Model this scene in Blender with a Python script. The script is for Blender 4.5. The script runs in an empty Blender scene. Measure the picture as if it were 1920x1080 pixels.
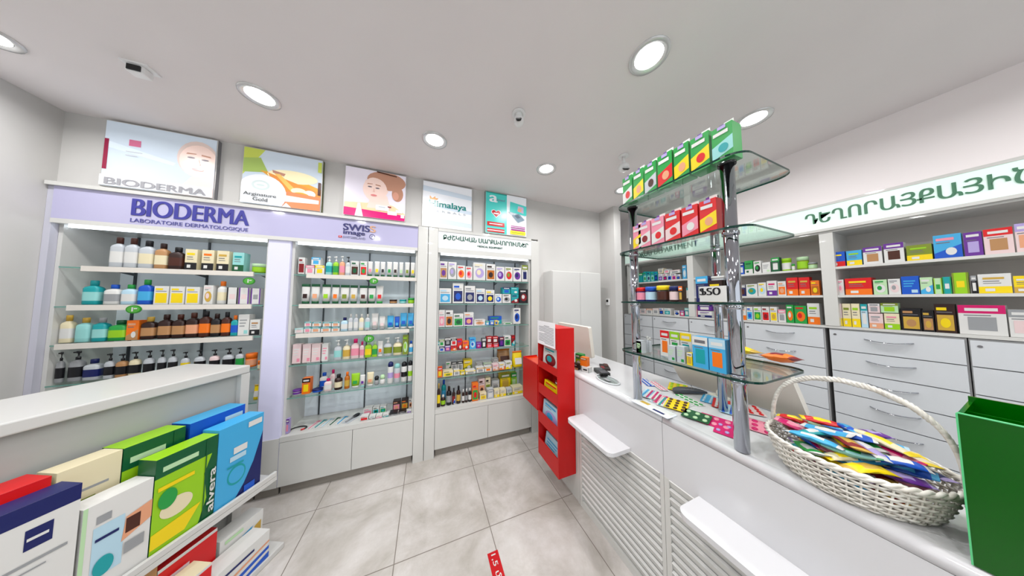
import bpy, math, random
from math import sin, cos, radians, pi, sqrt
from mathutils import Vector, Matrix
random.seed(7)
SC = bpy.context.scene
COL = SC.collection

# ------------------------------------------------------------------ camera
F_PX, YAW, PITCH, ROLL, EYE = 404.0, radians(21.5), radians(3.1), radians(0.1), 1.6
_f = Vector((sin(YAW)*cos(PITCH), cos(YAW)*cos(PITCH), sin(PITCH)))
_r0 = Vector((cos(YAW), -sin(YAW), 0)); _u0 = _r0.cross(_f)
_r = _r0*cos(ROLL) + _u0*sin(ROLL); _u = _u0*cos(ROLL) - _r0*sin(ROLL)
EYEP = Vector((0, 0, EYE))
cam = bpy.data.cameras.new('camera'); co = bpy.data.objects.new('camera', cam); COL.objects.link(co)
cam.sensor_width = 36; cam.lens = 36*F_PX/1920; cam.clip_start = 0.02
co.matrix_world = Matrix(((_r.x, _u.x, -_f.x, 0), (_r.y, _u.y, -_f.y, 0), (_r.z, _u.z, -_f.z, EYE), (0, 0, 0, 1)))
SC.camera = co
# ------------------------------------------------------------------ world and exposure
w = bpy.data.worlds.new('world'); SC.world = w; w.use_nodes = True
w.node_tree.nodes['Background'].inputs[0].default_value = (0.93, 0.96, 1.0, 1)
w.node_tree.nodes['Background'].inputs[1].default_value = 1.3
vs = SC.view_settings; vs.view_transform = 'Standard'; vs.look = 'None'; vs.gamma = 1; vs.use_curve_mapping = False
vs.exposure = 0.40
LAMP_W = 5.9
H_CEIL = 2.88

def ray(px, py):
    return _f + _r*((px-960)/F_PX) - _u*((py-540)/F_PX)
def at(px, py, axis, val):
    r = ray(px, py); t = (val-EYEP[axis])/r[axis]
    return EYEP + r*t
def atplane(px, py, p0, n):
    r = ray(px, py); t = (Vector(p0)-EYEP).dot(n)/r.dot(n)
    return EYEP + r*t

# ------------------------------------------------------------------ materials
MC = {}
def srgb(c):
    return tuple((v/12.92 if v <= .04045 else ((v+.055)/1.055)**2.4) for v in c)
def M(name, rgb, rough=.5, metal=0, emit=0, trans=0, coat=0, ior=1.45):
    """rgb in sRGB 0..1"""
    if name in MC: return MC[name]
    m = bpy.data.materials.new(name); m.use_nodes = True
    b = m.node_tree.nodes['Principled BSDF']; c = (*srgb(rgb), 1)
    b.inputs['Base Color'].default_value = c; b.inputs['Roughness'].default_value = rough
    b.inputs['Metallic'].default_value = metal; b.inputs['IOR'].default_value = ior
    b.inputs['Transmission Weight'].default_value = trans; b.inputs['Coat Weight'].default_value = coat
    if emit:
        b.inputs['Emission Color'].default_value = c; b.inputs['Emission Strength'].default_value = emit
    MC[name] = m; return m
PAL = {'white': (.9,.9,.89), 'cream': (.93,.89,.76), 'grey': (.62,.63,.64), 'black': (.07,.07,.09), 'silver': (.78,.8,.82),
 'brown': (.28,.13,.08), 'dark-brown': (.17,.08,.06), 'tan': (.72,.55,.38), 'amber': (.72,.42,.1), 'gold': (.8,.66,.3), 'yellow': (.95,.84,.1),
 'orange': (.93,.48,.12), 'peach': (.9,.66,.52), 'red': (.82,.1,.12), 'dark-red': (.5,.08,.12), 'pink': (.93,.6,.68), 'pale-pink': (.93,.84,.84), 'magenta': (.8,.08,.42),
 'purple': (.42,.2,.58), 'lilac': (.72,.66,.86), 'navy': (.08,.12,.36), 'blue': (.1,.35,.75), 'light-blue': (.3,.68,.87), 'pale-blue': (.75,.87,.93),
 'teal': (.12,.62,.64), 'pale-teal': (.62,.85,.84), 'green': (.16,.6,.28), 'dark-green': (.05,.34,.2), 'lime': (.6,.8,.15), 'pale-green': (.76,.89,.72), 'olive': (.5,.56,.18)}
def P(c):
    r, g_, b = PAL[c]; m_ = (r+g_+b)/3; k = .9
    return M('print_'+c, tuple(min(1, max(0, (m_+(v-m_)*1.12)*k)) for v in (r, g_, b)), .38)
def LIT(c, s=.55, rgb=None): return M('lit_'+c+str(s), rgb or PAL[c], .3, emit=s)
def noise_mat(name, c1, c2, scale, rough=.5, bump=0):
    m = M(name, c1, rough); nt = m.node_tree; b = nt.nodes['Principled BSDF']
    tc = nt.nodes.new('ShaderNodeTexCoord'); n = nt.nodes.new('ShaderNodeTexNoise'); n.inputs['Scale'].default_value = scale; n.inputs['Detail'].default_value = 6
    r = nt.nodes.new('ShaderNodeValToRGB'); r.color_ramp.elements[0].color = (*srgb(c1), 1); r.color_ramp.elements[1].color = (*srgb(c2), 1)
    r.color_ramp.elements[0].position = .35; r.color_ramp.elements[1].position = .65
    nt.links.new(tc.outputs['Object'], n.inputs['Vector']); nt.links.new(n.outputs['Fac'], r.inputs['Fac']); nt.links.new(r.outputs['Color'], b.inputs['Base Color'])
    if bump:
        bp = nt.nodes.new('ShaderNodeBump'); bp.inputs['Strength'].default_value = bump; bp.inputs['Distance'].default_value = .002
        nt.links.new(n.outputs['Fac'], bp.inputs['Height']); nt.links.new(bp.outputs['Normal'], b.inputs['Normal'])
    return m
def glass_mat(name, tint, refl=.9, blend=.12, rough=.02):
    if name in MC: return MC[name]
    m = bpy.data.materials.new(name); m.use_nodes = True; nt = m.node_tree; nt.nodes.clear()
    o = nt.nodes.new('ShaderNodeOutputMaterial'); t = nt.nodes.new('ShaderNodeBsdfTransparent'); g = nt.nodes.new('ShaderNodeBsdfGlossy')
    f = nt.nodes.new('ShaderNodeLayerWeight'); x = nt.nodes.new('ShaderNodeMixShader'); mu = nt.nodes.new('ShaderNodeMath'); mu.operation = 'MULTIPLY'
    f.inputs['Blend'].default_value = blend; mu.inputs[1].default_value = refl
    t.inputs['Color'].default_value = (*tint, 1); g.inputs['Roughness'].default_value = rough; g.inputs['Color'].default_value = (.95, 1, .97, 1)
    nt.links.new(f.outputs['Fresnel'], mu.inputs[0]); nt.links.new(mu.outputs[0], x.inputs['Fac'])
    nt.links.new(t.outputs[0], x.inputs[1]); nt.links.new(g.outputs[0], x.inputs[2]); nt.links.new(x.outputs[0], o.inputs['Surface'])
    MC[name] = m; return m
WALL = noise_mat('wall_paint', (.77,.765,.755), (.79,.785,.775), 2.5, .75)
CEIL = noise_mat('ceiling_paint', (.87,.85,.85), (.885,.865,.865), 1.5, .85)
LAM = M('white_laminate', (.79,.79,.775), .28, coat=.3)
GLOSSW = M('gloss_white_counter', (.80,.80,.81), .12, coat=.4)
LAMG = M('drawer_laminate', (.79,.805,.82), .35)
SEAM = M('seam_grey', (.42,.42,.42), .7)
PLINTH = M('plinth_grey', (.55,.53,.5), .5, metal=.3)
CHROME = M('chrome', (.66,.67,.70), .05, metal=1)
STEEL = M('brushed_steel', (.6,.6,.62), .3, metal=.9)
BACKP = M('pale_blue_back_panel', (.87,.90,.93), .5)
TRACK = M('dark_track', (.3,.32,.34), .4, metal=.5)
GLS = glass_mat('shelf_glass', (.95,.985,.97), .55, .08)
GEDGE = M('glass_edge_green', (.05,.2,.17), .15)
GEDGE2 = M('glass_edge_pale', (.4,.58,.54), .15)
CLEAR = glass_mat('clear_glass', (.97,.98,.98), .8)
RED = M('red_acrylic', (.74,.0,.0), .45)
LED = M('led_strip', (.93,.96,1), .4, emit=3.2)
HEADL = M('lilac_header_acrylic', (.69,.68,.80), .08, emit=.02, coat=.5)
HEADW = M('white_header_acrylic', (.88,.89,.9), .12, emit=.06)
HEADG = M('lit_mint_header', (.84,.93,.89), .2, emit=.22)
PANELL = M('lit_lilac_panel', (.80,.80,.9), .2, emit=.1)
def floor_mat():
    m = M('stone_tile_floor', (.7,.68,.65), .32); nt = m.node_tree; b = nt.nodes['Principled BSDF']; L = nt.links.new
    g = nt.nodes.new('ShaderNodeNewGeometry'); mp = nt.nodes.new('ShaderNodeMapping'); mp.inputs['Location'].default_value = (.152+.6*20, -1.555+.6*20, 0)
    br = nt.nodes.new('ShaderNodeTexBrick'); br.offset = 0; br.squash = 1
    br.inputs['Scale'].default_value = 1; br.inputs['Brick Width'].default_value = .6; br.inputs['Row Height'].default_value = .6
    br.inputs['Mortar Size'].default_value = .0028; br.inputs['Mortar Smooth'].default_value = .1
    L(g.outputs['Position'], mp.inputs['Vector']); L(mp.outputs[0], br.inputs['Vector'])
    n1 = nt.nodes.new('ShaderNodeTexNoise'); n1.inputs['Scale'].default_value = 2.3; n1.inputs['Detail'].default_value = 9; n1.inputs['Roughness'].default_value = .65; n1.inputs['Distortion'].default_value = .6
    n2 = nt.nodes.new('ShaderNodeTexNoise'); n2.inputs['Scale'].default_value = 9; n2.inputs['Detail'].default_value = 8; n2.inputs['Roughness'].default_value = .7
    L(g.outputs['Position'], n1.inputs['Vector']); L(g.outputs['Position'], n2.inputs['Vector'])
    r1 = nt.nodes.new('ShaderNodeValToRGB'); e = r1.color_ramp.elements
    e[0].position = .3; e[0].color = (*srgb((.66,.64,.61)), 1); e[1].position = .62; e[1].color = (*srgb((.80,.785,.775)), 1)
    r2 = nt.nodes.new('ShaderNodeValToRGB'); e = r2.color_ramp.elements
    e[0].position = .3; e[0].color = (.8,.78,.75,1); e[1].position = .7; e[1].color = (1,1,1,1)
    L(n1.outputs['Fac'], r1.inputs['Fac']); L(n2.outputs['Fac'], r2.inputs['Fac'])
    mx = nt.nodes.new('ShaderNodeMixRGB'); mx.blend_type = 'MULTIPLY'; mx.inputs['Fac'].default_value = .8
    L(r1.outputs[0], mx.inputs[1]); L(r2.outputs[0], mx.inputs[2])
    m2 = nt.nodes.new('ShaderNodeMixRGB'); m2.inputs[2].default_value = (*srgb((.47,.44,.41)), 1)
    L(br.outputs['Fac'], m2.inputs['Fac']); L(mx.outputs[0], m2.inputs[1]); L(m2.outputs[0], b.inputs['Base Color'])
    return m
FLOOR = floor_mat()

# ------------------------------------------------------------------ mesh builder
class MB:
    def __init__(s): s.v = []; s.f = []; s.mi = []; s.sm = []; s.mats = []
    def m(s, mat):
        if mat not in s.mats: s.mats.append(mat)
        return s.mats.index(mat)
    def face(s, pts, mat, smooth=False):
        i = len(s.v); s.v += [tuple(p) for p in pts]; s.f.append(tuple(range(i, i+len(pts)))); s.mi.append(s.m(mat)); s.sm.append(smooth); return s
    def box(s, x0, x1, y0, y1, z0, z1, mat, top=None, side=None, rot=None, piv=None):
        if x0 > x1: x0, x1 = x1, x0
        if y0 > y1: y0, y1 = y1, y0
        i = len(s.v)
        vv = [Vector(p) for p in ((x0,y0,z0),(x1,y0,z0),(x1,y1,z0),(x0,y1,z0),(x0,y0,z1),(x1,y0,z1),(x1,y1,z1),(x0,y1,z1))]
        if rot is not None:
            c = Vector(piv) if piv is not None else sum(vv, Vector())/8
            vv = [rot @ (p-c) + c for p in vv]
        s.v += [tuple(p) for p in vv]
        for k, q in enumerate(((0,3,2,1),(4,5,6,7),(0,1,5,4),(1,2,6,5),(2,3,7,6),(3,0,4,7))):
            s.f.append(tuple(i+a for a in q)); s.sm.append(False)
            s.mi.append(s.m(top if (k == 1 and top) else side if (k in (3, 5) and side) else mat))
        return s
    def loft(s, rings, mat, n=16, cx=0, cy=0, cap=True, smooth=True):
        """rings: (rx, ry, z, exponent[, dx, dy])"""
        i0 = len(s.v)
        for rg in rings:
            rx, ry, z, ex = rg[:4]; dx, dy = (rg[4], rg[5]) if len(rg) > 4 else (0, 0)
            for k in range(n):
                a = 2*pi*(k+.5)/n; c, q = cos(a), sin(a)
                s.v.append((cx+dx+rx*math.copysign(abs(c)**(2/ex), c), cy+dy+ry*math.copysign(abs(q)**(2/ex), q), z))
        mi = s.m(mat)
        for j in range(len(rings)-1):
            for k in range(n):
                a = i0+j*n+k; b = i0+j*n+(k+1) % n
                s.f.append((a, b, b+n, a+n)); s.mi.append(mi); s.sm.append(smooth)
        if cap:
            s.f.append(tuple(i0+k for k in reversed(range(n)))); s.mi.append(mi); s.sm.append(False)
            j = i0+(len(rings)-1)*n
            s.f.append(tuple(j+k for k in range(n))); s.mi.append(mi); s.sm.append(False)
        return s
    def tube(s, pts, r, mat, n=8, ry=None, closed=False):
        pts = [Vector(p) for p in pts]; i0 = len(s.v); N = len(pts); mi = s.m(mat)
        prev = None
        for j, p in enumerate(pts):
            a = pts[(j-1) % N] if (closed or j > 0) else p; b = pts[(j+1) % N] if (closed or j < N-1) else p
            t = (b-a).normalized()
            up = Vector((0, 0, 1)) if abs(t.z) < .95 else Vector((0, 1, 0))
            if prev is not None:
                s1 = (prev - t*prev.dot(t)); s1 = s1.normalized() if s1.length > 1e-6 else t.cross(up).normalized()
            else: s1 = t.cross(up).normalized()
            s2 = t.cross(s1); prev = s1
            rr = r[j] if isinstance(r, (list, tuple)) else r
            for k in range(n):
                q = 2*pi*k/n; s.v.append(tuple(p + s1*rr*cos(q) + s2*(ry or rr)*sin(q)))
        for j in range(N if closed else N-1):
            for k in range(n):
                a = i0+j*n+k; b = i0+j*n+(k+1) % n; c = i0+((j+1) % N)*n+(k+1) % n; d = i0+((j+1) % N)*n+k
                s.f.append((a, b, c, d)); s.mi.append(mi); s.sm.append(True)
        if not closed:
            s.f.append(tuple(i0+k for k in reversed(range(n)))); s.mi.append(mi); s.sm.append(False)
            s.f.append(tuple(i0+(N-1)*n+k for k in range(n))); s.mi.append(mi); s.sm.append(False)
        return s
    def prism(s, outline, z0, z1, mat, edge=None):
        n = len(outline); i = len(s.v)
        s.v += [(x, y, z0) for x, y in outline] + [(x, y, z1) for x, y in outline]
        s.f.append(tuple(i+k for k in reversed(range(n)))); s.f.append(tuple(i+n+k for k in range(n))); s.mi += [s.m(mat)]*2; s.sm += [False]*2
        for k in range(n):
            s.f.append((i+k, i+(k+1) % n, i+n+(k+1) % n, i+n+k)); s.mi.append(s.m(edge or mat)); s.sm.append(False)
        return s
    def xform(s, mat4, start=0):
        for i in range(start, len(s.v)): s.v[i] = tuple(mat4 @ Vector(s.v[i]))
        return s
    def build(s, name, parent=None, loc=(0,0,0), rz=0, bevel=0, rot=None):
        me = bpy.data.meshes.new(name); me.from_pydata(s.v, [], s.f)
        for m in s.mats: me.materials.append(m)
        me.polygons.foreach_set('material_index', s.mi); me.polygons.foreach_set('use_smooth', s.sm); me.update()
        o = bpy.data.objects.new(name, me); COL.objects.link(o); o.location = loc
        o.rotation_euler = rot if rot else (0, 0, rz)
        if parent: o.parent = parent
        if bevel:
            b = o.modifiers.new('bevel', 'BEVEL'); b.width = bevel; b.segments = 2; b.limit_method = 'ANGLE'
        return o
def tag(o, label=None, cat=None, group=None, kind=None):
    if label: o['label'] = label
    if cat: o['category'] = cat
    if group: o['group'] = group
    if kind: o['kind'] = kind
    return o
def thing(name, label, cat, loc=(0,0,0), rz=0, group=None):
    o = bpy.data.objects.new(name, None); COL.objects.link(o); o.location = loc; o.rotation_euler = (0, 0, rz); o.empty_display_size = .05
    return tag(o, label, cat, group)
def rrect(x0, x1, y0, y1, r, n=5, corners=(1,1,1,1)):
    pts = []
    for (cx, cy, a0, on) in ((x1-r, y1-r, 0, corners[0]), (x0+r, y1-r, 90, corners[1]), (x0+r, y0+r, 180, corners[2]), (x1-r, y0+r, 270, corners[3])):
        if on:
            for k in range(n+1):
                a = radians(a0+90*k/n); pts.append((cx+r*cos(a), cy+r*sin(a)))
        else:
            a = radians(a0+45); pts.append((cx+math.copysign(r, cos(a)), cy+math.copysign(r, sin(a))))
    return pts
def text_mesh(body, name, parent, mat, x0, x1, z0, z1, y, facing='Y', bold=0, ext=.003, italic=0):
    """lettering standing on plane: facing 'Y' => reads towards -Y, 'X' => reads towards -X (x0 is larger y), 'Z' => lies flat"""
    cu = bpy.data.curves.new(name, 'FONT'); cu.body = body; cu.size = 1; cu.extrude = 0; cu.shear = italic
    t = bpy.data.objects.new(name, cu); COL.objects.link(t)
    dg = bpy.context.evaluated_depsgraph_get(); me = bpy.data.meshes.new_from_object(t.evaluated_get(dg))
    bpy.data.objects.remove(t); 
    xs = [v.co.x for v in me.vertices]; ys = [v.co.y for v in me.vertices]
    if not xs: return None
    ax, bx, ay, by = min(xs), max(xs), min(ys), max(ys)
    verts = []
    for v in me.vertices:
        u = (v.co.x-ax)/(bx-ax); q = (v.co.y-ay)/(by-ay)
        if facing == 'Y': verts.append((x0+(x1-x0)*u, y, z0+(z1-z0)*q))
        elif facing == 'X': verts.append((y, x0+(x1-x0)*u, z0+(z1-z0)*q))
        else: verts.append((x0+(x1-x0)*u, z0+(z1-z0)*q, y))
    faces = [tuple(p.vertices) for p in me.polygons]
    if bold:
        base_v, base_f = list(verts), list(faces); verts = []; faces = []
        k_ = {'Y': 0, 'X': 1, 'Z': 0}[facing]; wch = abs(x1-x0)/max(1, len(body))
        for q_, sh in enumerate((-1, -.35, .35, 1)):
            for v_ in base_v:
                v_ = list(v_); v_[k_] += sh*bold*wch*3; o_ = {'Y': 1, 'X': 0, 'Z': 2}[facing]; v_[o_] += (-1 if facing != 'Z' else 1)*.0005*q_; verts.append(tuple(v_))
            faces += [tuple(i+q_*len(base_v) for i in f) for f in base_f]
    n = len(verts)
    d = {'Y': (0, -ext, 0), 'X': (-ext, 0, 0), 'Z': (0, 0, ext)}[facing]
    verts2 = verts + [(a+d[0], b+d[1], c+d[2]) for a, b, c in verts]
    from collections import Counter
    ec = Counter(); ed = {}
    for f in faces:
        for k in range(len(f)):
            a, b = f[k], f[(k+1) % len(f)]; ec[frozenset((a, b))] += 1; ed[frozenset((a, b))] = (a, b)
    fs = [tuple(reversed(f)) for f in faces] + [tuple(i+n for i in f) for f in faces]
    for e, c in ec.items():
        if c == 1: a, b = ed[e]; fs.append((a, b, b+n, a+n))
    m2 = bpy.data.meshes.new(name); m2.from_pydata(verts2, [], fs); m2.materials.append(mat); m2.update()
    bpy.data.meshes.remove(me)
    o = bpy.data.objects.new(name, m2); COL.objects.link(o)
    if parent: o.parent = parent; o.matrix_parent_inverse = Matrix.Translation(-Vector(parent.location))
    return o

# ================================================================== ROOM
YF = 2.40; YW = 2.43; XR = 2.95; XL = -2.33
def struct(o): o['kind'] = 'structure'; return o
struct(MB().box(-3.0, 4.0, -2.7, 3.2, -.1, 0, FLOOR).build('floor'))
struct(MB().box(-3.0, 4.0, -2.7, 3.2, H_CEIL, H_CEIL+.1, CEIL).build('ceiling'))
wb = MB().box(XL, 1.315, YW, 2.95, 2.372, H_CEIL, WALL).box(XL, 1.315, 2.80, 2.95, 0, 2.372, WALL).box(1.315, 2.34, YW, 2.95, 0, H_CEIL, WALL)
wb.box(2.34, 2.46, 2.17, 2.95, 0, H_CEIL, WALL).box(2.46, 3.4, 2.66, 2.95, 0, H_CEIL, WALL)
struct(wb.build('wall_back'))
struct(MB().box(XL-.15, XL, -2.6, 2.95, 0, H_CEIL, WALL).build('wall_left'))
wr = MB().box(XR, 3.4, -2.6, 2.66, 2.372, H_CEIL, M('right_wall_paint', (.94,.915,.915), .7)).box(3.28, 3.4, -2.6, 2.66, 0, 2.372, WALL)
struct(wr.build('wall_right'))
wre = MB().box(XL-.15, 3.4, -2.7, -2.6, 2.6, H_CEIL, WALL).box(XL-.15, -1.9, -2.7, -2.6, 0, 2.6, WALL).box(2.9, 3.4, -2.7, -2.6, 0, 2.6, WALL).box(-1.9, 2.9, -2.7, -2.6, 0, .3, WALL)
struct(wre.build('wall_rear'))
wf = MB()
for x in (-1.9, -.3, 1.3, 2.86): wf.box(x, x+.04, -2.68, -2.62, .3, 2.6, STEEL)
wf.box(-1.86, 2.86, -2.68, -2.62, .3, .34, STEEL).box(-1.86, 2.86, -2.68, -2.62, 2.56, 2.6, STEEL)
wo = struct(wf.build('window_1'))
MB().box(-1.86, 2.86, -2.652, -2.648, .34, 2.56, CLEAR).build('window_pane', wo)
# grey recessed panel in the left wall, low
g = thing('wall_panel', 'grey panel low on the left wall beside the shelf cabinets', 'panel', (XL, 1.5, .4))
MB().box(0, .012, -.55, .25, 0, .92, M('grey_panel', (.68,.68,.67), .5)).build('panel', g)
MB().box(0, .03, -.6, .3, .92, .96, LAM).build('ledge', g)

# ------------------------------------------------------------------ ceiling lights
DIFF = M('downlight_diffuser', (1,1,1), .4, emit=6)
TRIMM = M('downlight_trim', (.8,.8,.8), .25, metal=.4)
names = ['far left', 'left', 'left of centre', 'centre', 'right of centre', 'right']
LP = [(-2.02,1.83,'by the left wall, cut by the picture edge'), (-1.01,1.79,'above the left cabinets, over the honey poster'), (.03,1.78,'in the middle, in front of the white poster'),
      (1.06,1.78,'farthest to the back, near the grey column'), (2.10,1.80,'just left of the green cartons top shelf'), (1.06,.73,'largest and nearest, above the counter'), (2.12,.73,'right of the green cartons, near right wall'),
      (.03,.73,None), (-1.01,.73,None), (-2.02,.73,None), (1.06,-.35,None), (2.12,-.35,None), (.03,-.35,None), (-1.01,-.35,None), (1.06,-1.45,None), (2.12,-1.45,None), (.03,-1.45,None), (-1.01,-1.45,None)]
for (x, y, d) in LP:
    t = thing('ceiling_downlight', 'round white recessed ceiling downlight '+(d or 'in the ceiling behind the viewer'), 'ceiling light', (x, y, H_CEIL), 0, 'recessed ceiling downlights')
    n = 32
    mb = MB(); prof = [(.095, 0), (.093, -.008), (.078, -.009), (.068, .0), (.060, .0)]
    mb.loft([(r, r, z, 2) for r, z in prof], TRIMM, n=32, cap=False); mb.build('trim_ring', t)
    MB().loft([(.066, .066, -.001, 2), (.05, .05, -.006, 2), (.02, .02, -.009, 2)], DIFF, n=32).build('diffuser', t)
    l = bpy.data.lights.new('downlight_lamp', 'AREA'); l.shape = 'DISK'; l.size = .12; l.energy = LAMP_W; l.color = (1, .99, .985); l.spread = radians(165)
    lo = bpy.data.objects.new('downlight_lamp', l); COL.objects.link(lo); lo.parent = t; lo.location = (0, 0, -.014)

# ------------------------------------------------------------------ security cameras
WPL = M('white_plastic', (.9,.9,.9), .3); BLK = M('black_plastic', (.04,.04,.05), .2)
t = thing('security_camera', 'small square-based ceiling camera with black lens above the left cabinets', 'security camera', (-1.5, 1.80, H_CEIL))
MB().box(-.05, .05, -.035, .035, -.008, 0, WPL).build('base_plate', t)
MB().box(-.036, .03, -.025, .025, -.05, -.008, WPL).build('housing', t, bevel=.006)
MB().box(-.026, .022, -.031, -.0255, -.046, -.016, BLK).build('lens', t)
t = thing('security_camera', 'small white dome camera on ceiling between the two middle downlights', 'security camera', (.56, 1.30, H_CEIL))
MB().loft([(.045,.045,-.012,2),(.045,.045,0,2)], WPL, 24).loft([(.012,.012,-.03,2),(.03,.03,-.012,2)], WPL, 16).build('base_plate', t)
mb = MB(); mb.loft([(.035*sin(pi*k/10)+.0005, .035*sin(pi*k/10)+.0005, -.055-.038*cos(pi*k/10), 2) for k in range(11)], WPL, 20); mb.build('housing', t)
MB().loft([(.016,.016,0,2),(.02,.02,.012,2)], BLK, 16).build('lens', t, loc=(-.012, -.028, -.078), rot=(radians(55), 0, radians(-25)))
t = thing('security_camera', 'white ball camera on ceiling bracket left of the green cartons', 'security camera', (1.6, 1.36, H_CEIL))
MB().loft([(.04,.04,-.01,2),(.04,.04,0,2)], WPL, 24).tube([(0,0,-.01),(0,0,-.05),(.0,-.01,-.08)], .014, WPL, 10).build('bracket', t)
mb = MB(); mb.loft([(.045*sin(pi*k/10)+.0005, .045*sin(pi*k/10)+.0005, -.105-.038*cos(pi*k/10), 2) for k in range(11)], WPL, 20); mb.build('housing', t)
MB().loft([(.024,.024,0,2),(.03,.03,.012,2)], BLK, 16).build('lens', t, loc=(-.008, -.026, -.143), rot=(radians(40), 0, radians(-25)))

# ================================================================== PRODUCTS
ORD = ['first','second','third','fourth','fifth','sixth','seventh','eighth','ninth','tenth','eleventh','twelfth','thirteenth','fourteenth','fifteenth','sixteenth','seventeenth','eighteenth','nineteenth','twentieth','twenty-first','twenty-second','twenty-third','twenty-fourth','twenty-fifth','twenty-sixth','twenty-seventh','twenty-eighth','twenty-ninth','thirtieth']
ORD += ['thirty-'+q for q in ORD[:9]]+['fortieth']+['forty-'+q for q in ORD[:9]]+['fiftieth']+['fifty-'+q for q in ORD[:9]]+['sixtieth']+['sixty-'+q for q in ORD[:9]]
TXT = M('print_text_grey', (.4,.4,.42), .5)
def carton_mesh(w, h, d, c1, c2, c3, style, top=None):
    mb = MB(); a, b, c = P(c1), P(c2), P(c3)
    mb.box(-w/2, w/2, 0, d, 0, h, a, top=(P(top) if top else a)); e = -.0006
    def q(u0, u1, v0, v1, m, y=e):
        mb.face([(-w/2+u0*w, y, v0*h), (-w/2+u1*w, y, v0*h), (-w/2+u1*w, y, v1*h), (-w/2+u0*w, y, v1*h)], m)
    def ell(u, v, ru, rv, m, y=e*2, n=14):
        mb.face([(-w/2+(u+ru*cos(2*pi*k/n))*w, y, (v+rv*sin(2*pi*k/n))*h) for k in range(n)], m)
    if style == 'a':
        q(0, 1, .72, 1, b); q(.15, .85, .8, .9, P('white') if c2 != 'white' else TXT, e*2); q(.2, .8, .15, .6, c); q(.12, .7, .64, .67, TXT)
    elif style == 'b':
        q(0, 1, 0, .35, b); q(.15, .8, .72, .82, c, e*2); q(.15, .65, .6, .64, TXT); q(.15, .7, .5, .53, TXT); q(.2, .5, .1, .25, P('white') if c2 != 'white' else c, e*2)
    elif style == 'c':
        mb.face([(-w/2, e, 0), (w/2, e, 0), (w/2, e, h*.55), (-w/2, e, h*.22)], b); q(.1, .75, .75, .86, c, e*2); q(.1, .6, .64, .68, TXT)
        ell(.62, .28, .2, .16, P('white') if c2 != 'white' else c, e*2)
    elif style == 'd':
        ell(.52, .4, .36, .28, b); ell(.45, .44, .18, .15, c, e*3); q(.12, .75, .82, .9, c, e*2); q(.12, .5, .75, .78, TXT)
    elif style == 'e':
        q(.1, .9, .08, .62, b); ell(.5, .34, .25, .17, c, e*2); q(.1, .6, .78, .88, c, e*2); q(.1, .85, .7, .73, TXT)
    elif style == 'g':   # green lozenge carton of the display stand
        mb.face([(-w/2, e, h*.06), (w/2, e, h*.22), (w/2, e, h*.62), (-w/2, e, h*.44)], b); ell(.55, .34, .24, .13, c, e*2)
        q(.08, .8, .74, .84, P('white') if c1 != 'white' else TXT, e*2); q(.3, .7, .9, .99, P('lilac'), e*2)
        mb.box(.0, w*.46, d*.3, d*.3+.001, h, h*1.12, P('white')).box(-w*.22, 0, d*.3, d*.3+.001, h, h*1.11, P('purple'))
    elif style == 's':
        q(0, .12, 0, 1, b); q(.88, 1, 0, 1, b); q(.25, .75, .3, .6, c)
    elif style == 'l':
        for k in range(3): q(.12, .8-.1*k, .7-.14*k, .76-.14*k, b)
        q(.55, .9, .08, .25, c)
    return mb
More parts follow.
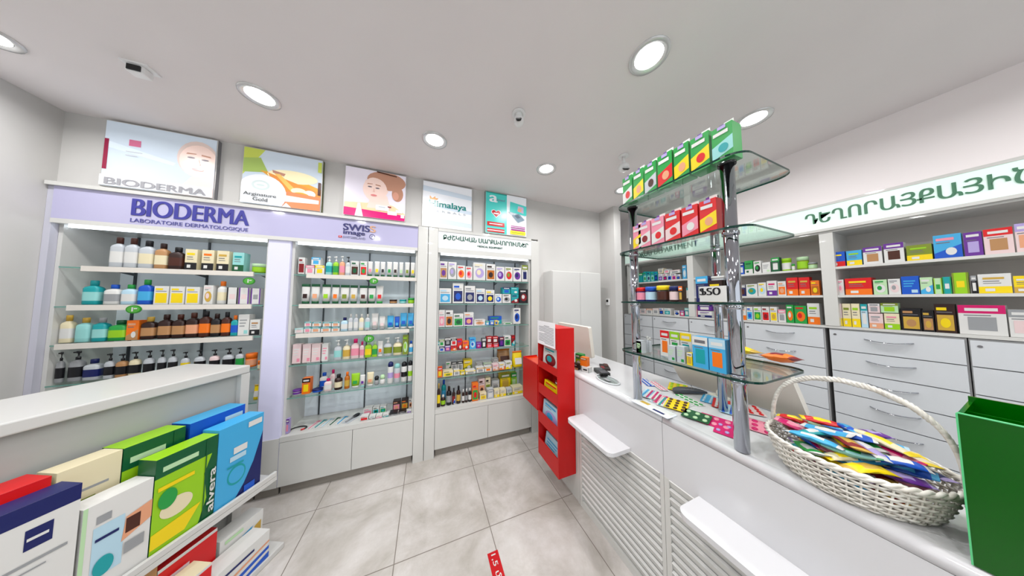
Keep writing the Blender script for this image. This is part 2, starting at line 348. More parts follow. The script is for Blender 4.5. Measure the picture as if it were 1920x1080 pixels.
def product(kind, loc, rz, w, h, d, c1, c2, c3, style, label, cat=None, group=None, lean=0):
    c3 = c3 or c2
    if kind == 'box':
        o = carton_mesh(w, h, d, c1, c2, c3, style or 'a').build('carton', None, loc, rz)
        return tag(o, label, cat or 'box', group)
    nm = {'btl':'bottle','sq':'bottle','pmp':'pump_bottle','tub':'tube','jar':'jar','spr':'spray_can','rol':'roll_on_bottle','pot':'jar','pou':'pouch'}[kind]
    ct = {'bottle':'bottle','pump_bottle':'bottle','tube':'tube','jar':'jar','spray_can':'spray can','roll_on_bottle':'bottle','pouch':'pouch'}[nm]
    t = thing(nm, label, cat or ct, loc, rz, group)
    a, b, c = P(c1), P(c2), P(c3); r = w/2; ry = min(r, d/2) if kind in ('sq','pmp','tub') else r; ex = 5 if kind == 'sq' else 3 if kind == 'pmp' else 2; cy = ry
    n = 12
    if kind in ('btl', 'sq'):
        MB().loft([(r*.94, ry*.94, 0, ex), (r, ry, .02*h, ex), (r, ry, .66*h, ex), (r*.85, ry*.85, .72*h, ex), (r*.42, ry*.5, .78*h, 2), (r*.42, ry*.5, .8*h, 2)], a, n, cy=cy).build('body', t)
        MB().loft([(r*.5, ry*.58, .79*h, 2), (r*.5, ry*.58, .98*h, 2), (r*.42, ry*.5, h, 2)], b, n, cy=cy).build('cap', t)
        MB().loft([(r*1.015, ry*1.015, .16*h, ex), (r*1.015, ry*1.015, .52*h, ex)], c, n, cy=cy, cap=False).build('label', t)
    elif kind == 'pmp':
        MB().loft([(r*.94, ry*.94, 0, ex), (r, ry, .02*h, ex), (r, ry, .58*h, ex), (r*.8, ry*.8, .66*h, ex), (r*.3, ry*.35, .7*h, 2), (r*.3, ry*.35, .72*h, 2)], a, n, cy=cy).build('body', t)
        MB().loft([(r*.36, ry*.4, .71*h, 2), (r*.36, ry*.4, .8*h, 2), (r*.12, ry*.14, .82*h, 2), (r*.12, ry*.14, .92*h, 2), (r*.35, ry*.35, .93*h, 2), (r*.35, ry*.35, h, 2)], b, n, cy=cy).box(-r*.7, -r*.2, cy-.004, cy+.004, .94*h, .98*h, b).build('pump_head', t)
        MB().loft([(r*1.015, ry*1.015, .14*h, ex), (r*1.015, ry*1.015, .48*h, ex)], c, n, cy=cy, cap=False).build('label', t)
    elif kind == 'tub':
        MB().loft([(r*.85, ry*.85, 0, 2), (r*.85, ry*.85, .13*h, 2)], b, n, cy=cy).build('cap', t)
        MB().loft([(r*.9, ry*.9, .13*h, 2), (r*.97, ry*.8, .5*h, 2.2), (r, ry*.25, .88*h, 3), (r, .002, h, 4)], a, n, cy=cy).build('body', t)
        mb = MB(); y = cy-ry*.98
        mb.face([(-r*.5, y, .28*h), (r*.5, y, .28*h), (r*.5, y+ry*.12, .5*h), (-r*.5, y+ry*.12, .5*h)], c); mb.build('label', t)
        if style == 'T': MB().loft([(r*1.02, ry*.27, .87*h, 3), (r*1.03, .0035, h*1.005, 4)], b, n, cy=cy).build('end_band', t)
    elif kind in ('jar', 'pot'):
        k = .62 if kind == 'jar' else .72
        MB().loft([(r*.92, r*.92, 0, 2), (r*.97, r*.97, .05*h, 2), (r*.97, r*.97, k*h, 2)], a, 16, cy=r).build('body', t)
        MB().loft([(r, r, k*h, 2), (r, r, .97*h, 2), (r*.93, r*.93, h, 2)], b, 16, cy=r).build('lid', t)
        MB().loft([(r*.985, r*.985, .12*h, 2), (r*.985, r*.985, (k-.08)*h, 2)], c, 16, cy=r, cap=False).build('label', t)
    elif kind == 'spr':
        MB().loft([(r*.94, r*.94, 0, 2), (r, r, .02*h, 2), (r, r, .74*h, 2), (r*.9, r*.9, .78*h, 2)], a, 14, cy=r).build('body', t)
        MB().loft([(r*.92, r*.92, .77*h, 2), (r*.92, r*.92, .9*h, 2), (r*.7, r*.7, .97*h, 2), (r*.3, r*.3, h, 2)], b, 14, cy=r).build('cap', t)
        MB().loft([(r*1.01, r*1.01, .25*h, 2), (r*1.01, r*1.01, .5*h, 2)], c, 14, cy=r, cap=False).build('label', t)
    elif kind == 'rol':
        MB().loft([(r*.8, r*.8, 0, 2), (r, r, .15*h, 2), (r*.9, r*.9, .5*h, 2), (r*.6, r*.6, .56*h, 2)], a, 14, cy=r).build('body', t)
        MB().loft([(r*.85, r*.85, .56*h, 2), (r*.95, r*.95, .8*h, 2), (r*.6, r*.6, .96*h, 2), (r*.2, r*.2, h, 2)], b, 14, cy=r).build('cap', t)
    elif kind == 'pou':
        MB().loft([(r*.95, ry*.75, 0, 4), (r, ry, .12*h, 3), (r*.98, ry*.6, .6*h, 3), (r*.96, ry*.1, .92*h, 4), (r, .002, h, 4)], a, n, cy=ry).build('body', t)
        mb = MB(); mb.face([(-r*.7, .001, .22*h), (r*.7, .001, .22*h), (r*.7, ry*.35, .6*h), (-r*.7, ry*.35, .6*h)], c); mb.build('label', t)
        MB().loft([(r*1.0, ry*.13, .9*h, 4), (r*1.02, .0035, h*1.003, 4)], b, n, cy=ry).build('seal', t)
    return t
KN = {'box':'carton','btl':'bottle','sq':'flat bottle','pmp':'pump bottle','tub':'tube','jar':'jar','pot':'tub','spr':'spray can','rol':'roll-on bottle','pou':'pouch'}
def row(where, group, crop, axis, val, z, spec, depth=.09, rz=0, maxh=.24, lim=None):
    """spec lines: kind x0 x1 top c1 c2 [c3|-] [style] [^bottom] [+back offset in cm] in crop pixels"""
    ox, oy, s = crop; items = [l.split() for l in spec.strip().splitlines()]
    items.sort(key=lambda t: (float(t[1])+float(t[2])))
    for i, t in enumerate(items):
        kind = t[0]; x0, x1, top = [float(v) for v in t[1:4]]; c1, c2 = t[4], t[5]; rest = t[6:]
        c3 = None; style = None; bot = None; back = 0
        for rr in rest:
            if rr[0] == '^': bot = float(rr[1:])
            elif rr[0] == '+': back = float(rr[1:])/100
            elif len(rr) == 1 and rr != '-': style = rr
            elif rr != '-': c3 = rr
        v = val+back; px0, px1, py = ox+x0/s, ox+x1/s, oy+top/s
        pm = (px0+px1)/2
        # y of the shelf in the picture at this column: search the pixel row where the plane has height z
        lo, hi = 0.0, 1080.0
        for _ in range(30):
            mid = (lo+hi)/2
            if at(pm, mid, axis, v)[2] > z: lo = mid
            else: hi = mid
        zb = z
        if bot is not None: zb = max(z, at(pm, oy+bot/s, axis, v)[2])
        A = at(px0, mid, axis, v); B = at(px1, mid, axis, v); T = at(pm, py, axis, v)
        hor = 0 if axis == 1 else 1
        w = abs(B[hor]-A[hor])*.96; h = min(max(T[2]-zb, .02), maxh); c = (A[hor]+B[hor])/2
        L0 = lim or {'left cabinet': (-2.276, -1.268), 'middle cabinet': (-1.078, -.122), 'medical cabinet': (.122, 1.178)}.get(' '.join(where.split()[-2:]))
        if 'glass stand' in where:
            L0 = (.424, 1.046) if z > 2.1 else (.523, .937)
            nz = min(w, .05); lo_, hi_ = max(c-w/2, L0[0]), min(c+w/2, L0[1])
            if hi_-lo_ < nz:
                if c > .7: hi_ = L0[1]; lo_ = hi_-nz
                else: lo_ = L0[0]; hi_ = lo_+nz
            c, w = (lo_+hi_)/2, hi_-lo_
        elif L0 and axis == 1:
            lo_, hi_ = max(c-w/2, L0[0]), min(c+w/2, L0[1]); c, w = (lo_+hi_)/2, max(hi_-lo_, .02)
        d = min(depth, max(w, .03)) if kind == 'box' else min(depth, w*.7 if kind in ('sq','pmp') else w)
        if kind == 'tub': d = min(depth, w*.6)
        loc = (c, v, zb+.0005) if axis == 1 else (v, c, zb+.0005)
        two = {'box':'%s carton with %s print','btl':'%s bottle with %s cap','sq':'%s flat bottle with %s cap','pmp':'%s pump bottle with %s pump','tub':'%s tube with %s cap','jar':'%s jar with %s lid','pot':'%s tub with %s lid','spr':'%s spray can with %s cap','rol':'%s roll-on bottle with %s cap','pou':'%s pouch with %s seal'}[kind] % (c1, c2)
        if c1 == c2: two = '%s %s' % (c1, KN[kind])
        pos = '%s from left' % ORD[i]
        if bot is not None: pos = 'stacked up, ' + pos
        elif back: pos = 'behind, ' + pos
        product(kind, loc, rz, w, h, d, c1, c2, c3, style, '%s, %s, %s' % (two, pos, where), group=group)
def WP(mb, name, parent, bevel=0):
    """build in world coordinates and parent"""
    o = mb.build(name, None, bevel=bevel); o.parent = parent; o.matrix_parent_inverse = Matrix.Translation(-Vector(parent.location)); return o

# ================================================================== WALL CABINETS
SZ = [1.82, 1.555, 1.30, 1.04, .77]
def wall_cabinet(label, x0, x1, x0top, tracks, strips, hz0, header_mat, doors, brackets=()):
    t = thing('display_cabinet', label, 'cabinet', ((x0+x1)/2, YF, 0))
    WP(MB().box(x0, x1, 2.74, 2.76, .45, 2.2, BACKP), 'back_panel', t)
    for xs in (x0, x1):
        a = xs if xs == x0 else xs-.018
        WP(MB().box(a, a+.018, YF+.03, 2.74, .45, 2.2, LAM), 'side_panel', t)
    WP(MB().box(x0, x1, YF, 2.74, .425, .467, LAM), 'base_shelf', t)
    WP(MB().box(x0, x1, YF+.02, 2.74, .07, .424, LAM), 'base_body', t)
    for a, b in doors:
        WP(MB().box(a+.002, b-.002, YF, YF+.018, .075, .422, LAM), 'door', t)
    WP(MB().box(x0+.01, x1-.01, YF+.03, 2.7, 0, .07, PLINTH), 'plinth', t)
    for tx in tracks:
        WP(MB().box(tx-.005, tx+.005, 2.728, 2.74, .467, 2.1, TRACK), 'track', t)
    for k, z in enumerate(SZ):
        s = MB().box(x0+.02, x1-.02, YF+.025, 2.70, z-.012, z-.004, GLS)
        s.mi[2] = s.m(GEDGE2)
        o = WP(s, 'glass_shelf', t)
        if k in strips:
            a, b = strips[k]
            WP(MB().box(a, b, YF+.012, YF+.024, z-.032, z+.004, M('price_strip_white', (.82,.8,.77), .35)), 'price_strip', t)
        for tx in tracks:
            bm_ = MB(); bm_.face([(tx-.003, 2.728, z-.012), (tx-.003, 2.728, z-.035), (tx-.003, 2.60, z-.013)], TRACK).face([(tx+.003, 2.728, z-.012), (tx+.003, 2.60, z-.013), (tx+.003, 2.728, z-.035)], TRACK)
            bm_.face([(tx-.003, 2.728, z-.035), (tx+.003, 2.728, z-.035), (tx+.003, 2.60, z-.013), (tx-.003, 2.60, z-.013)], TRACK)
            WP(bm_, 'bracket', t)
    WP(MB().box(x0+.02, x1-.02, 2.50, 2.74, 2.10, 2.13, LAM), 'canopy', t)
    WP(MB().box(x0+.03, x1-.03, YF+.035, YF+.05, 2.085, 2.10, LED), 'light_strip', t)
    return t
# partition + pillars as their own white panels
t1 = wall_cabinet('left wall cabinet with toiletry bottles under the blue lettered lilac header', -2.30, -1.245, 0, [-2.20, -1.80, -1.38], {0: (-2.18, -1.33), 1: (-2.22, -1.33), 2: (-2.25, -1.31)}, 2.1, HEADL, [(-2.30, -1.78), (-1.78, -1.245)])
ep = thing('end_panel', 'slim lilac-grey end panel left of the left wall cabinet', 'panel', (-2.315, YF, 0))
WP(MB().box(-2.329, -2.301, YF-.004, 2.79, 0, 2.344, M('lilac_grey', (.74,.74,.79), .35)), 'panel', ep)
t2 = wall_cabinet('middle wall cabinet of creams and tubes right of the glowing lilac panel', -1.10, -.10, 0, [-.97, -.59, -.19], {0: (-.99, -.10), 1: (-1.03, -.13), 2: (-1.04, -.16)}, 2.1, HEADL, [(-1.10, -.60), (-.60, -.10)])
t3 = wall_cabinet('right-hand wall cabinet of medical boxes beside the plain wall', .10, 1.20, 0, [.46, .82, 1.12], {}, 2.1, HEADW, [(.10, .66), (.66, 1.20)])
pl = thing('lit_partition_panel', 'tall glowing lilac panel between the left and middle wall cabinets', 'panel', (-1.17, YF, 0))
WP(MB().box(-1.243, -1.102, YF+.004, 2.74, .075, 2.10, PANELL), 'panel', pl)
WP(MB().box(-1.243, -1.102, YF-.002, YF+.003, .075, .46, LAM), 'lower_cover', pl)
WP(MB().box(-1.243, -1.102, YF+.03, 2.7, 0, .073, PLINTH), 'plinth', pl)
for (a, b, lb) in ((-.098, -.003, 'white pillar panel at right end of the middle wall cabinet'), (.003, .098, 'white pillar panel at left end of the medical box cabinet'), (1.202, 1.312, 'white pillar panel at right end of the medical box cabinet')):
    p = thing('pillar_panel', lb, 'panel', ((a+b)/2, YF, 0))
    WP(MB().box(a, b, YF-.005, 2.76, 0, 2.36 if b < 1 else 2.34, LAM, side=LAM), 'panel', p)
    WP(MB().box(b-.0005 if b < 1 else a-.001, b+.003 if b < 1 else a-.0002, YF+.004, YF+.02, 0, 2.3, SEAM), 'joint', p)
# header fascias
h = thing('header_sign', 'long lilac glossy header sign above left and middle wall cabinets', 'sign', (-1.2, YF, 2.1))
WP(MB().box(-2.30, -.10, YF-.01, YF+.028, 2.13, 2.345, HEADL), 'fascia', h)
WP(MB().box(-2.32, -.10, YF-.03, 2.42, 2.345, 2.37, LAM), 'cornice', h)
WP(MB().box(-2.30, -.10, YF-.012, YF+.03, 2.10, 2.13, LAM), 'lower_rail', h)
NAVY = M('header_navy', (.22,.22,.56), .35); SWN = M('header_dark_blue', (.16,.16,.4), .35); ROSE = M('letter_gold', (.8,.62,.5), .4); GR = M('small_letter_grey', (.5,.5,.62), .4)
yy = YF-.0105
def X(px, py, y=yy): return at(px, py, 1, y)[0]
def Z(px, py, y=yy): return at(px, py, 1, y)[2]
text_mesh('BIODERMA', 'lettering', h, NAVY, -1.965, -1.365, Z(350, 413), Z(350, 383), yy, bold=.02)
text_mesh('LABORATOIRE DERMATOLOGIQUE', 'small_lettering', h, M('small_letter_blue', (.35,.35,.6), .4), -1.97, -1.365, Z(350, 426), Z(350, 418), yy)
text_mesh('SWIS', 'lettering', h, SWN, X(644, 430), X(693, 436), Z(668, 433), Z(668, 421), yy, bold=.02)
text_mesh('S', 'lettering', h, ROSE, X(694, 430), X(704, 436), Z(699, 436), Z(699, 424), yy, bold=.02)
text_mesh('image', 'lettering', h, SWN, X(644, 438), X(684, 441), Z(664, 442.5), Z(664, 433), yy, bold=.02)
text_mesh('SWITZERLAND', 'small_lettering', h, GR, X(643, 445), X(685, 449), Z(664, 448), Z(664, 444), yy)
e = MB(); c = at(638, 443.5, 1, yy)
e.box(c[0]-.012, c[0]+.012, yy-.004, yy, c[2]-.009, c[2]+.009, M('emblem_red', (.8,.1,.15), .4)); e.box(c[0]-.002, c[0]+.002, yy-.006, yy, c[2]-.006, c[2]+.006, P('white')).box(c[0]-.006, c[0]+.006, yy-.006, yy, c[2]-.002, c[2]+.002, P('white'))
WP(e, 'red_flag_emblem', h)
c = at(698, 444, 1, yy); e = MB().tube([(c[0]+.022*cos(2*pi*k/20), yy-.002, c[2]+.022*sin(2*pi*k/20)) for k in range(20)], .002, SWN, 6, closed=True)
e.tube([(c[0]-.008, yy-.002, c[2]-.008), (c[0], yy-.002, c[2]+.012), (c[0]+.008, yy-.002, c[2]-.008)], .0015, SWN, 5); WP(e, 'round_emblem', h)
h = thing('header_sign', 'white header sign with dark green Armenian lettering above medical boxes', 'sign', (.65, YF, 2.1))
WP(MB().box(.10, 1.20, YF-.006, YF+.028, 2.15, 2.33, HEADW), 'fascia', h)
WP(MB().box(.10, 1.20, YF-.006, YF+.028, 2.10, 2.149, LAM), 'lower_rail', h)
WP(MB().box(.10, 1.20, YF-.012, 2.42, 2.33, 2.36, LAM), 'cornice', h)
DG = M('sign_dark_green', (.1,.36,.28), .4)
text_mesh('ԲԺՇԿԱԿԱՆ ՍԱՐՔԱՎՈՐՈՒՄՆԵՐ', 'lettering', h, DG, .15, 1.155, 2.245, 2.300, YF-.0065, bold=.012)
text_mesh('MEDICAL EQUIPMENT', 'small_lettering', h, DG, .52, .82, 2.192, 2.215, YF-.0065, bold=.01)

# ------------------------------------------------------------------ light box posters
def poster(label, x0, x1, z0, z1, side, draw, name='poster_light_box'):
    t = thing(name, label, 'poster', ((x0+x1)/2, YW, z0), 0)
    yb = 2.395
    WP(MB().box(x0, x1, yb+.003, YW-.001, z0, z1, M('frame_aluminium', (.75,.75,.74), .4, metal=.3), side=side), 'frame', t)
    mb = MB(); lay = [0]
    def pt(u, v): return (x0+.006+(x1-x0-.012)*u, yb+.002-lay[0]*.0006, z0+.006+(z1-z0-.012)*v)
    def poly(pts, m): mb.face([pt(u, v) for u, v in pts], m); lay[0] += 1
    def rect(u0, u1, v0, v1, m): poly([(u0, v0), (u1, v0), (u1, v1), (u0, v1)], m)
    def ell(u, v, ru, rv, m, a0=0, a1=360, n=22): poly([(min(max(u+ru*cos(radians(a0+(a1-a0)*k/n)), 0), 1), min(max(v+rv*sin(radians(a0+(a1-a0)*k/n)), 0), 1)) for k in range(n+(a1-a0 < 360))], m)
    draw(rect, poly, ell); WP(mb, 'picture', t)
    return t, lambda s, u0, u1, v0, v1, m, **k: text_mesh(s, 'lettering', t, m, x0+(x1-x0)*u0, x0+(x1-x0)*u1, z0+(z1-z0)*v0, z0+(z1-z0)*v1, yb-.0005-lay[0]*.0006, ext=.0005, **k)
def L(n, r, g, b, s=.14): return M('backlit_'+n, (r, g, b), .25, emit=s)
SK = L('skin', .95,.84,.8); SK2 = L('skin_shade', .9,.74,.69); HR = L('hair', .74,.55,.46); LIP = L('lips', .85,.52,.52); EYE_ = L('eye', .42,.38,.42); WH = L('white', .88,.89,.91, .16); CW = L('cool_white', .78,.83,.88, .14)
def face(ell, poly, u, v, s, sk=SK):
    ell(u, v, .15*s, .22*s, sk); ell(u-.06*s, v+.04*s, .03*s, .012*s, EYE_); ell(u+.05*s, v+.03*s, .03*s, .012*s, EYE_)
    poly([(u-.1*s, v+.08*s), (u-.02*s, v+.09*s), (u-.02*s, v+.10*s), (u-.09*s, v+.1*s)], HR); poly([(u+.02*s, v+.08*s), (u+.1*s, v+.07*s), (u+.09*s, v+.09*s), (u+.02*s, v+.1*s)], HR)
    poly([(u-.015*s, v-.05*s), (u+.015*s, v-.05*s), (u+.0*s, v+.03*s)], SK2); ell(u, v-.11*s, .045*s, .018*s, LIP)
def d1(rect, poly, ell):
    rect(0, 1, 0, 1, CW); poly([(0, .6), (.6, .45), (.62, .5), (0, .7)], L('pale_blue', .83,.88,.92)); rect(0, .035, .25, .72, L('dark_pink', .55,.12,.25))
    rect(.2, .3, .66, .76, L('rose', .78,.42,.55)); rect(.18, .32, .56, .575, L('pale_grey', .75,.77,.8)); rect(.18, .28, .5, .515, L('pale_grey', .75,.77,.8))
    poly([(.62, .0), (1, 0), (1, .45), (.8, .35)], SK); ell(.83, .62, .2, .3, L('hair_pale', .85,.77,.74)); face(ell, poly, .84, .58, 1.25)
    rect(0, 1, 0, .16, WH)
t, tx = poster('poster with pale woman face and pink strip, leftmost above the cabinets', -2.13, -1.575, 2.385, 2.865, STEEL, d1)
tx('BIODERMA', .06, .93, .03, .13, L('letter_grey', .6,.6,.62, .05), bold=.02)
def d2(rect, poly, ell):
    rect(0, 1, 0, 1, CW); poly([(0, .5), (.25, 1), (0, 1)], L('leaf', .75,.8,.35)); poly([(0, .55), (0, .8), (.2, .85), (.3, .6)], L('leaf2', .62,.72,.38))
    poly([(.2, .62), (.55, .6), (1, .42), (1, .3), (.5, .35), (.35, .5)], L('honey', .85,.62,.25)); ell(.62, .58, .33, .12, L('cream', .94,.9,.74))
    poly([(.35, .66), (.52, .62), (.5, .57), (.36, .61)], L('wood', .72,.52,.45)); poly([(.3, .6), (1, .35), (1, .2), (.4, .3)], L('amber', .87,.56,.28))
    poly([(.38, .6), (.45, .6), (.7, .3), (.62, .28)], L('honey2', .93,.73,.4)); ell(.7, .33, .1, .06, L('flower', .97,.9,.75)); ell(.85, .3, .08, .07, L('flower2', .97,.94,.88)); ell(.73, .25, .12, .06, L('honey', .85,.62,.25))
    poly([(.5, 0), (1, 0), (1, .26), (.55, .3)], L('bowl', .84,.52,.36)); poly([(.52, .1), (.98, .13), (.98, .2), (.55, .22)], L('linen', .93,.87,.85)); poly([(.5, 0), (.62, 0), (.55, .08)], L('linen', .93,.87,.85))
    rect(.96, 1, .3, .55, L('dark_wood', .3,.12,.05)); rect(.95, 1, .75, .95, L('leaf', .75,.8,.35)); ell(.25, .2, .3, .34, WH, 0, 360, 30)
    ell(.23, .34, .11, .09, L('pale_green_grey', .78,.83,.83)); ell(.23, .34, .08, .06, WH); ell(.23, .34, .05, .02, L('pale_green_grey', .6,.68,.68)); rect(0, .5, 0, .03, WH)
t, tx = poster('poster of honey bowl with white disc, second from left', -1.43, -.905, 2.382, 2.862, M('frame_dark_green', (.3,.33,.1), .4), d2)
tx('Arginature', .05, .43, .13, .2, L('letter_grey2', .35,.37,.37, .02), bold=.02); tx('Gold', .16, .33, .06, .12, L('letter_grey2', .35,.37,.37, .02), bold=.02)
def d3(rect, poly, ell):
    rect(0, 1, 0, 1, L('pale_lilac', .9,.88,.93)); ell(.67, .82, .33, .2, HR); ell(.86, .58, .1, .17, HR); poly([(0, .12), (0, .27), (.35, .3), (.55, .38), (.8, .3), (1, .16), (1, .1)], L('shoulder', .96,.82,.66))
    poly([(.35, .2), (.75, .22), (.68, .5), (.42, .5)], SK); poly([(.36, .4), (.28, .62), (.32, .78), (.58, .8), (.7, .6), (.62, .4), (.5, .33)], SK)
    ell(.48, .6, .2, .25, SK); face(ell, poly, .46, .6, 1.15); poly([(.5, 1), (.84, .96), (.84, .94), (.5, .975)], L('dark_hair', .25,.12,.08)); ell(.83, .52, .055, .09, L('bun', .82,.6,.52))
    poly([(0, 0), (1, 0), (1, .12), (.3, .15), (0, .16)], L('magenta', .82,.1,.45)); poly([(.17, 0), (.3, 0), (.25, .27), (.21, .27)], WH)
    for (a, b, c, d) in ((.5, .72, .17, .28), (.7, .86, .1, .18), (.84, .95, .16, .22), (.93, .99, .06, .13)): rect(a, b, c, d, WH)
    rect(.7, .76, .25, .275, L('dark_red', .55,.1,.12)); rect(.55, .66, .235, .25, L('pale_grey', .75,.77,.8))
poster('poster of a woman with hair up above pink band, third from left', -.742, -.222, 2.382, 2.862, M('frame_white', (.88,.88,.87), .4), d3)
def d4(rect, poly, ell):
    rect(0, 1, 0, 1, WH); poly([(0, .78), (1, .72), (1, .82), (0, .9)], CW); poly([(0, .45), (1, .38), (1, .46), (0, .52)], CW); poly([(0, .12), (1, .06), (1, .16), (0, .22)], CW)
    poly([(.13, .61), (.13, .69), (.18, .64), (.24, .69), (.24, .65), (.3, .65), (.27, .61)], L('leaf_orange', .86,.6,.3))
t, tx = poster('plain white poster with teal word, fourth from left', -.068, .455, 2.365, 2.86, M('frame_white', (.88,.88,.87), .4), d4)
TE = L('letter_teal', .1,.5,.48, .1)
tx('Himalaya', .13, .87, .42, .59, TE, bold=.02); tx('H E R B A L S', .15, .86, .345, .385, L('letter_grey3', .62,.64,.66))
def d5(rect, poly, ell):
    rect(0, .5, 0, 1, L('aqua', .3,.78,.75)); rect(.5, 1, 0, 1, WH); rect(0, 1, .975, 1, L('aqua_dark', .1,.55,.5)); rect(.5, 1, .975, 1, WH)
    poly([(.24, .38), (.36, .5), (.345, .56), (.29, .58), (.24, .54), (.19, .58), (.135, .56), (.12, .5)], WH); poly([(.24, .4), (.345, .505), (.33, .55), (.285, .565), (.24, .525), (.195, .565), (.15, .55), (.135, .505)], L('heart_red', .75,.1,.12)); rect(.18, .3, .47, .5, WH)
    rect(.03, .44, .17, .27, L('heart_red', .75,.1,.12)); rect(.03, .44, .02, .11, L('heart_red', .75,.1,.12)); rect(.03, .44, .055, .075, WH); rect(.08, .39, .21, .23, WH)
    poly([(.57, .58), (.97, .53), (1, .55), (1, .78), (.58, .84)], L('aqua', .3,.78,.75)); poly([(.76, .62), (.92, .58), (.92, .74), (.78, .76)], L('mauve', .75,.68,.78)); ell(.82, .66, .05, .05, L('person_skin', .85,.65,.55))
    poly([(.62, .5), (.8, .56), (.95, .42), (.78, .33)], L('slate', .5,.58,.64)); poly([(.52, .58), (.66, .56), (.72, .5), (.6, .52)], L('pale_slate', .72,.76,.8)); poly([(.68, .5), (.78, .53), (.84, .46), (.76, .43)], L('screen', .35,.42,.48))
    rect(.6, .96, .18, .235, L('plum', .6,.12,.5)); rect(.6, .96, .2, .215, WH); rect(.6, .96, .12, .15, L('plum', .6,.12,.5)); rect(.58, .97, .02, .11, L('yellow', .92,.87,.2)); rect(.62, .93, .055, .07, L('olive_letter', .6,.6,.25))
t, tx = poster('aqua and white poster with red heart, rightmost of the five', .61, 1.14, 2.375, 2.875, M('frame_teal', (.05,.45,.4), .4), d5)
tx('a', .09, .26, .74, .9, WH, bold=.02); tx('lmed', .26, .44, .79, .84, L('mauve_letter', .45,.4,.55))

# ------------------------------------------------------------------ green round shelf talkers
def talker(px, py, y, label, w=.036):
    c = at(px, py, 1, y); t = thing('price_badge', label, 'badge', (c[0], c[1], c[2]-w), 0, None)
    mb = MB(); mb.loft([(w, w*.82, -.002, 2), (w, w*.82, .002, 2)], M('badge_green', (.15,.5,.12), .4), 24)
    o = mb.build('disc', t, loc=(0, 0, w), rot=(radians(90), 0, 0))
    mb = MB().loft([(w*.8, w*.64, -.001, 2), (w*.8, w*.64, .0008, 2)], M('badge_green2', (.3,.62,.22), .4), 24); mb.build('inner_disc', t, loc=(0, -.003, w), rot=(radians(90), 0, 0))
    b = MB().box(-.006, 0, -.0065, -.004, w*.6, w*1.4, P('white')).box(.004, .018, -.0065, -.004, w*1.05, w*1.25, P('white')); b.build('white_mark', t)
talker(467, 527, 2.409, 'round green badge hanging under top shelf of the left cabinet')
talker(251, 580, 2.409, 'round green badge hanging under second shelf of the left cabinet')
talker(701, 527, 2.409, 'round green badge hanging under top shelf of the middle cabinet')
talker(692, 635, 2.409, 'round green badge below third shelf of the middle cabinet', .042)

# ================================================================== PRODUCT ROWS
A = (0, 420, 3.177)
g = 'toiletries in the left wall cabinet'
row('top shelf of left cabinet', g, A, 1, 2.45, 1.825, '''
sq 635 720 75 silver brown white
sq 722 805 80 silver brown white
sq 808 900 95 silver black cream
sq 905 985 112 tan dark-brown cream
sq 988 1080 135 dark-brown black brown
box 1095 1170 150 cream black yellow b
box 1195 1270 155 cream black orange b
box 1285 1360 160 cream black gold b
box 1380 1450 170 pale-teal dark-green teal b
jar 1478 1570 235 lime pale-green lime''')
row('second shelf of left cabinet', g, A, 1, 2.45, 1.56, '''
sq 470 575 335 teal teal pale-teal
sq 600 700 360 white blue grey
sq 705 795 360 pale-blue green white
sq 805 890 330 blue green light-blue
box 910 1000 370 white yellow yellow e
box 1005 1095 372 white yellow yellow e
box 1100 1185 375 white yellow yellow e
box 1205 1265 365 white gold pale-pink d
btl 1275 1335 340 white orange cream
box 1345 1415 378 white black pale-pink s
box 1418 1480 380 white purple pale-pink s
box 1490 1548 384 white purple grey s''')
row('third shelf of left cabinet', g, A, 1, 2.45, 1.305, '''
sq 310 415 545 cream gold white
sq 430 520 560 pale-teal gold pale-teal
sq 530 620 560 teal grey pale-teal
sq 625 740 575 green dark-green lime
box 745 820 575 orange tan peach c
sq 822 910 555 dark-brown gold tan
sq 925 1005 540 dark-brown dark-brown tan
sq 1010 1088 540 dark-brown brown tan
sq 1092 1168 530 dark-brown brown peach
sq 1172 1240 510 brown black orange
sq 1243 1303 535 black dark-brown tan
sq 1307 1363 525 brown black orange
sq 1366 1410 545 teal orange blue
box 1413 1480 540 white grey pale-teal l
box 1484 1545 570 white black tan b''', maxh=.2)
row('fourth shelf of left cabinet', g, A, 1, 2.45, 1.045, '''
pmp 250 360 745 grey black black
pmp 380 470 750 grey black black
sq 475 575 810 silver navy navy
pmp 600 660 775 silver black black
pmp 668 738 778 tan black black
pmp 748 815 765 cream black black
pmp 835 898 758 silver black black
pmp 922 972 752 silver black black
pmp 985 1038 750 silver black black
pmp 1062 1114 765 silver black yellow
pmp 1140 1205 755 silver black black
pmp 1232 1292 752 pale-pink black black
pmp 1310 1380 745 silver black black
pmp 1392 1440 740 silver black green
jar 1442 1512 775 orange orange peach''', maxh=.2)
row('fifth shelf of left cabinet', g, A, 1, 2.45, .775, '''
pou 1500 1570 960 yellow gold white
jar 1515 1565 815 orange orange cream ^870''')
B = (500, 400, 4.5); g = 'creams and tubes in the middle wall cabinet'
row('top shelf of middle cabinet', g, B, 1, 2.45, 1.825, '''
box 262 318 372 white dark-red dark-red e
box 325 400 440 white pink pink a
box 405 485 440 white yellow yellow a
box 370 450 372 white light-blue light-blue a ^438
pmp 490 548 362 pale-teal white teal
pmp 552 602 362 lime white green
pmp 606 655 358 peach white pink
pmp 657 705 365 silver black white
box 706 775 402 white brown dark-green e
box 785 845 405 white red green e
tub 848 890 405 white dark-green pink
tub 905 950 405 white dark-green yellow
tub 957 997 408 white dark-green black
tub 1010 1055 408 white dark-green green
tub 1062 1105 410 white dark-green dark-brown
tub 1115 1150 412 white dark-green pale-green
tub 1163 1205 412 white dark-green olive
tub 1212 1262 415 white dark-green yellow''')
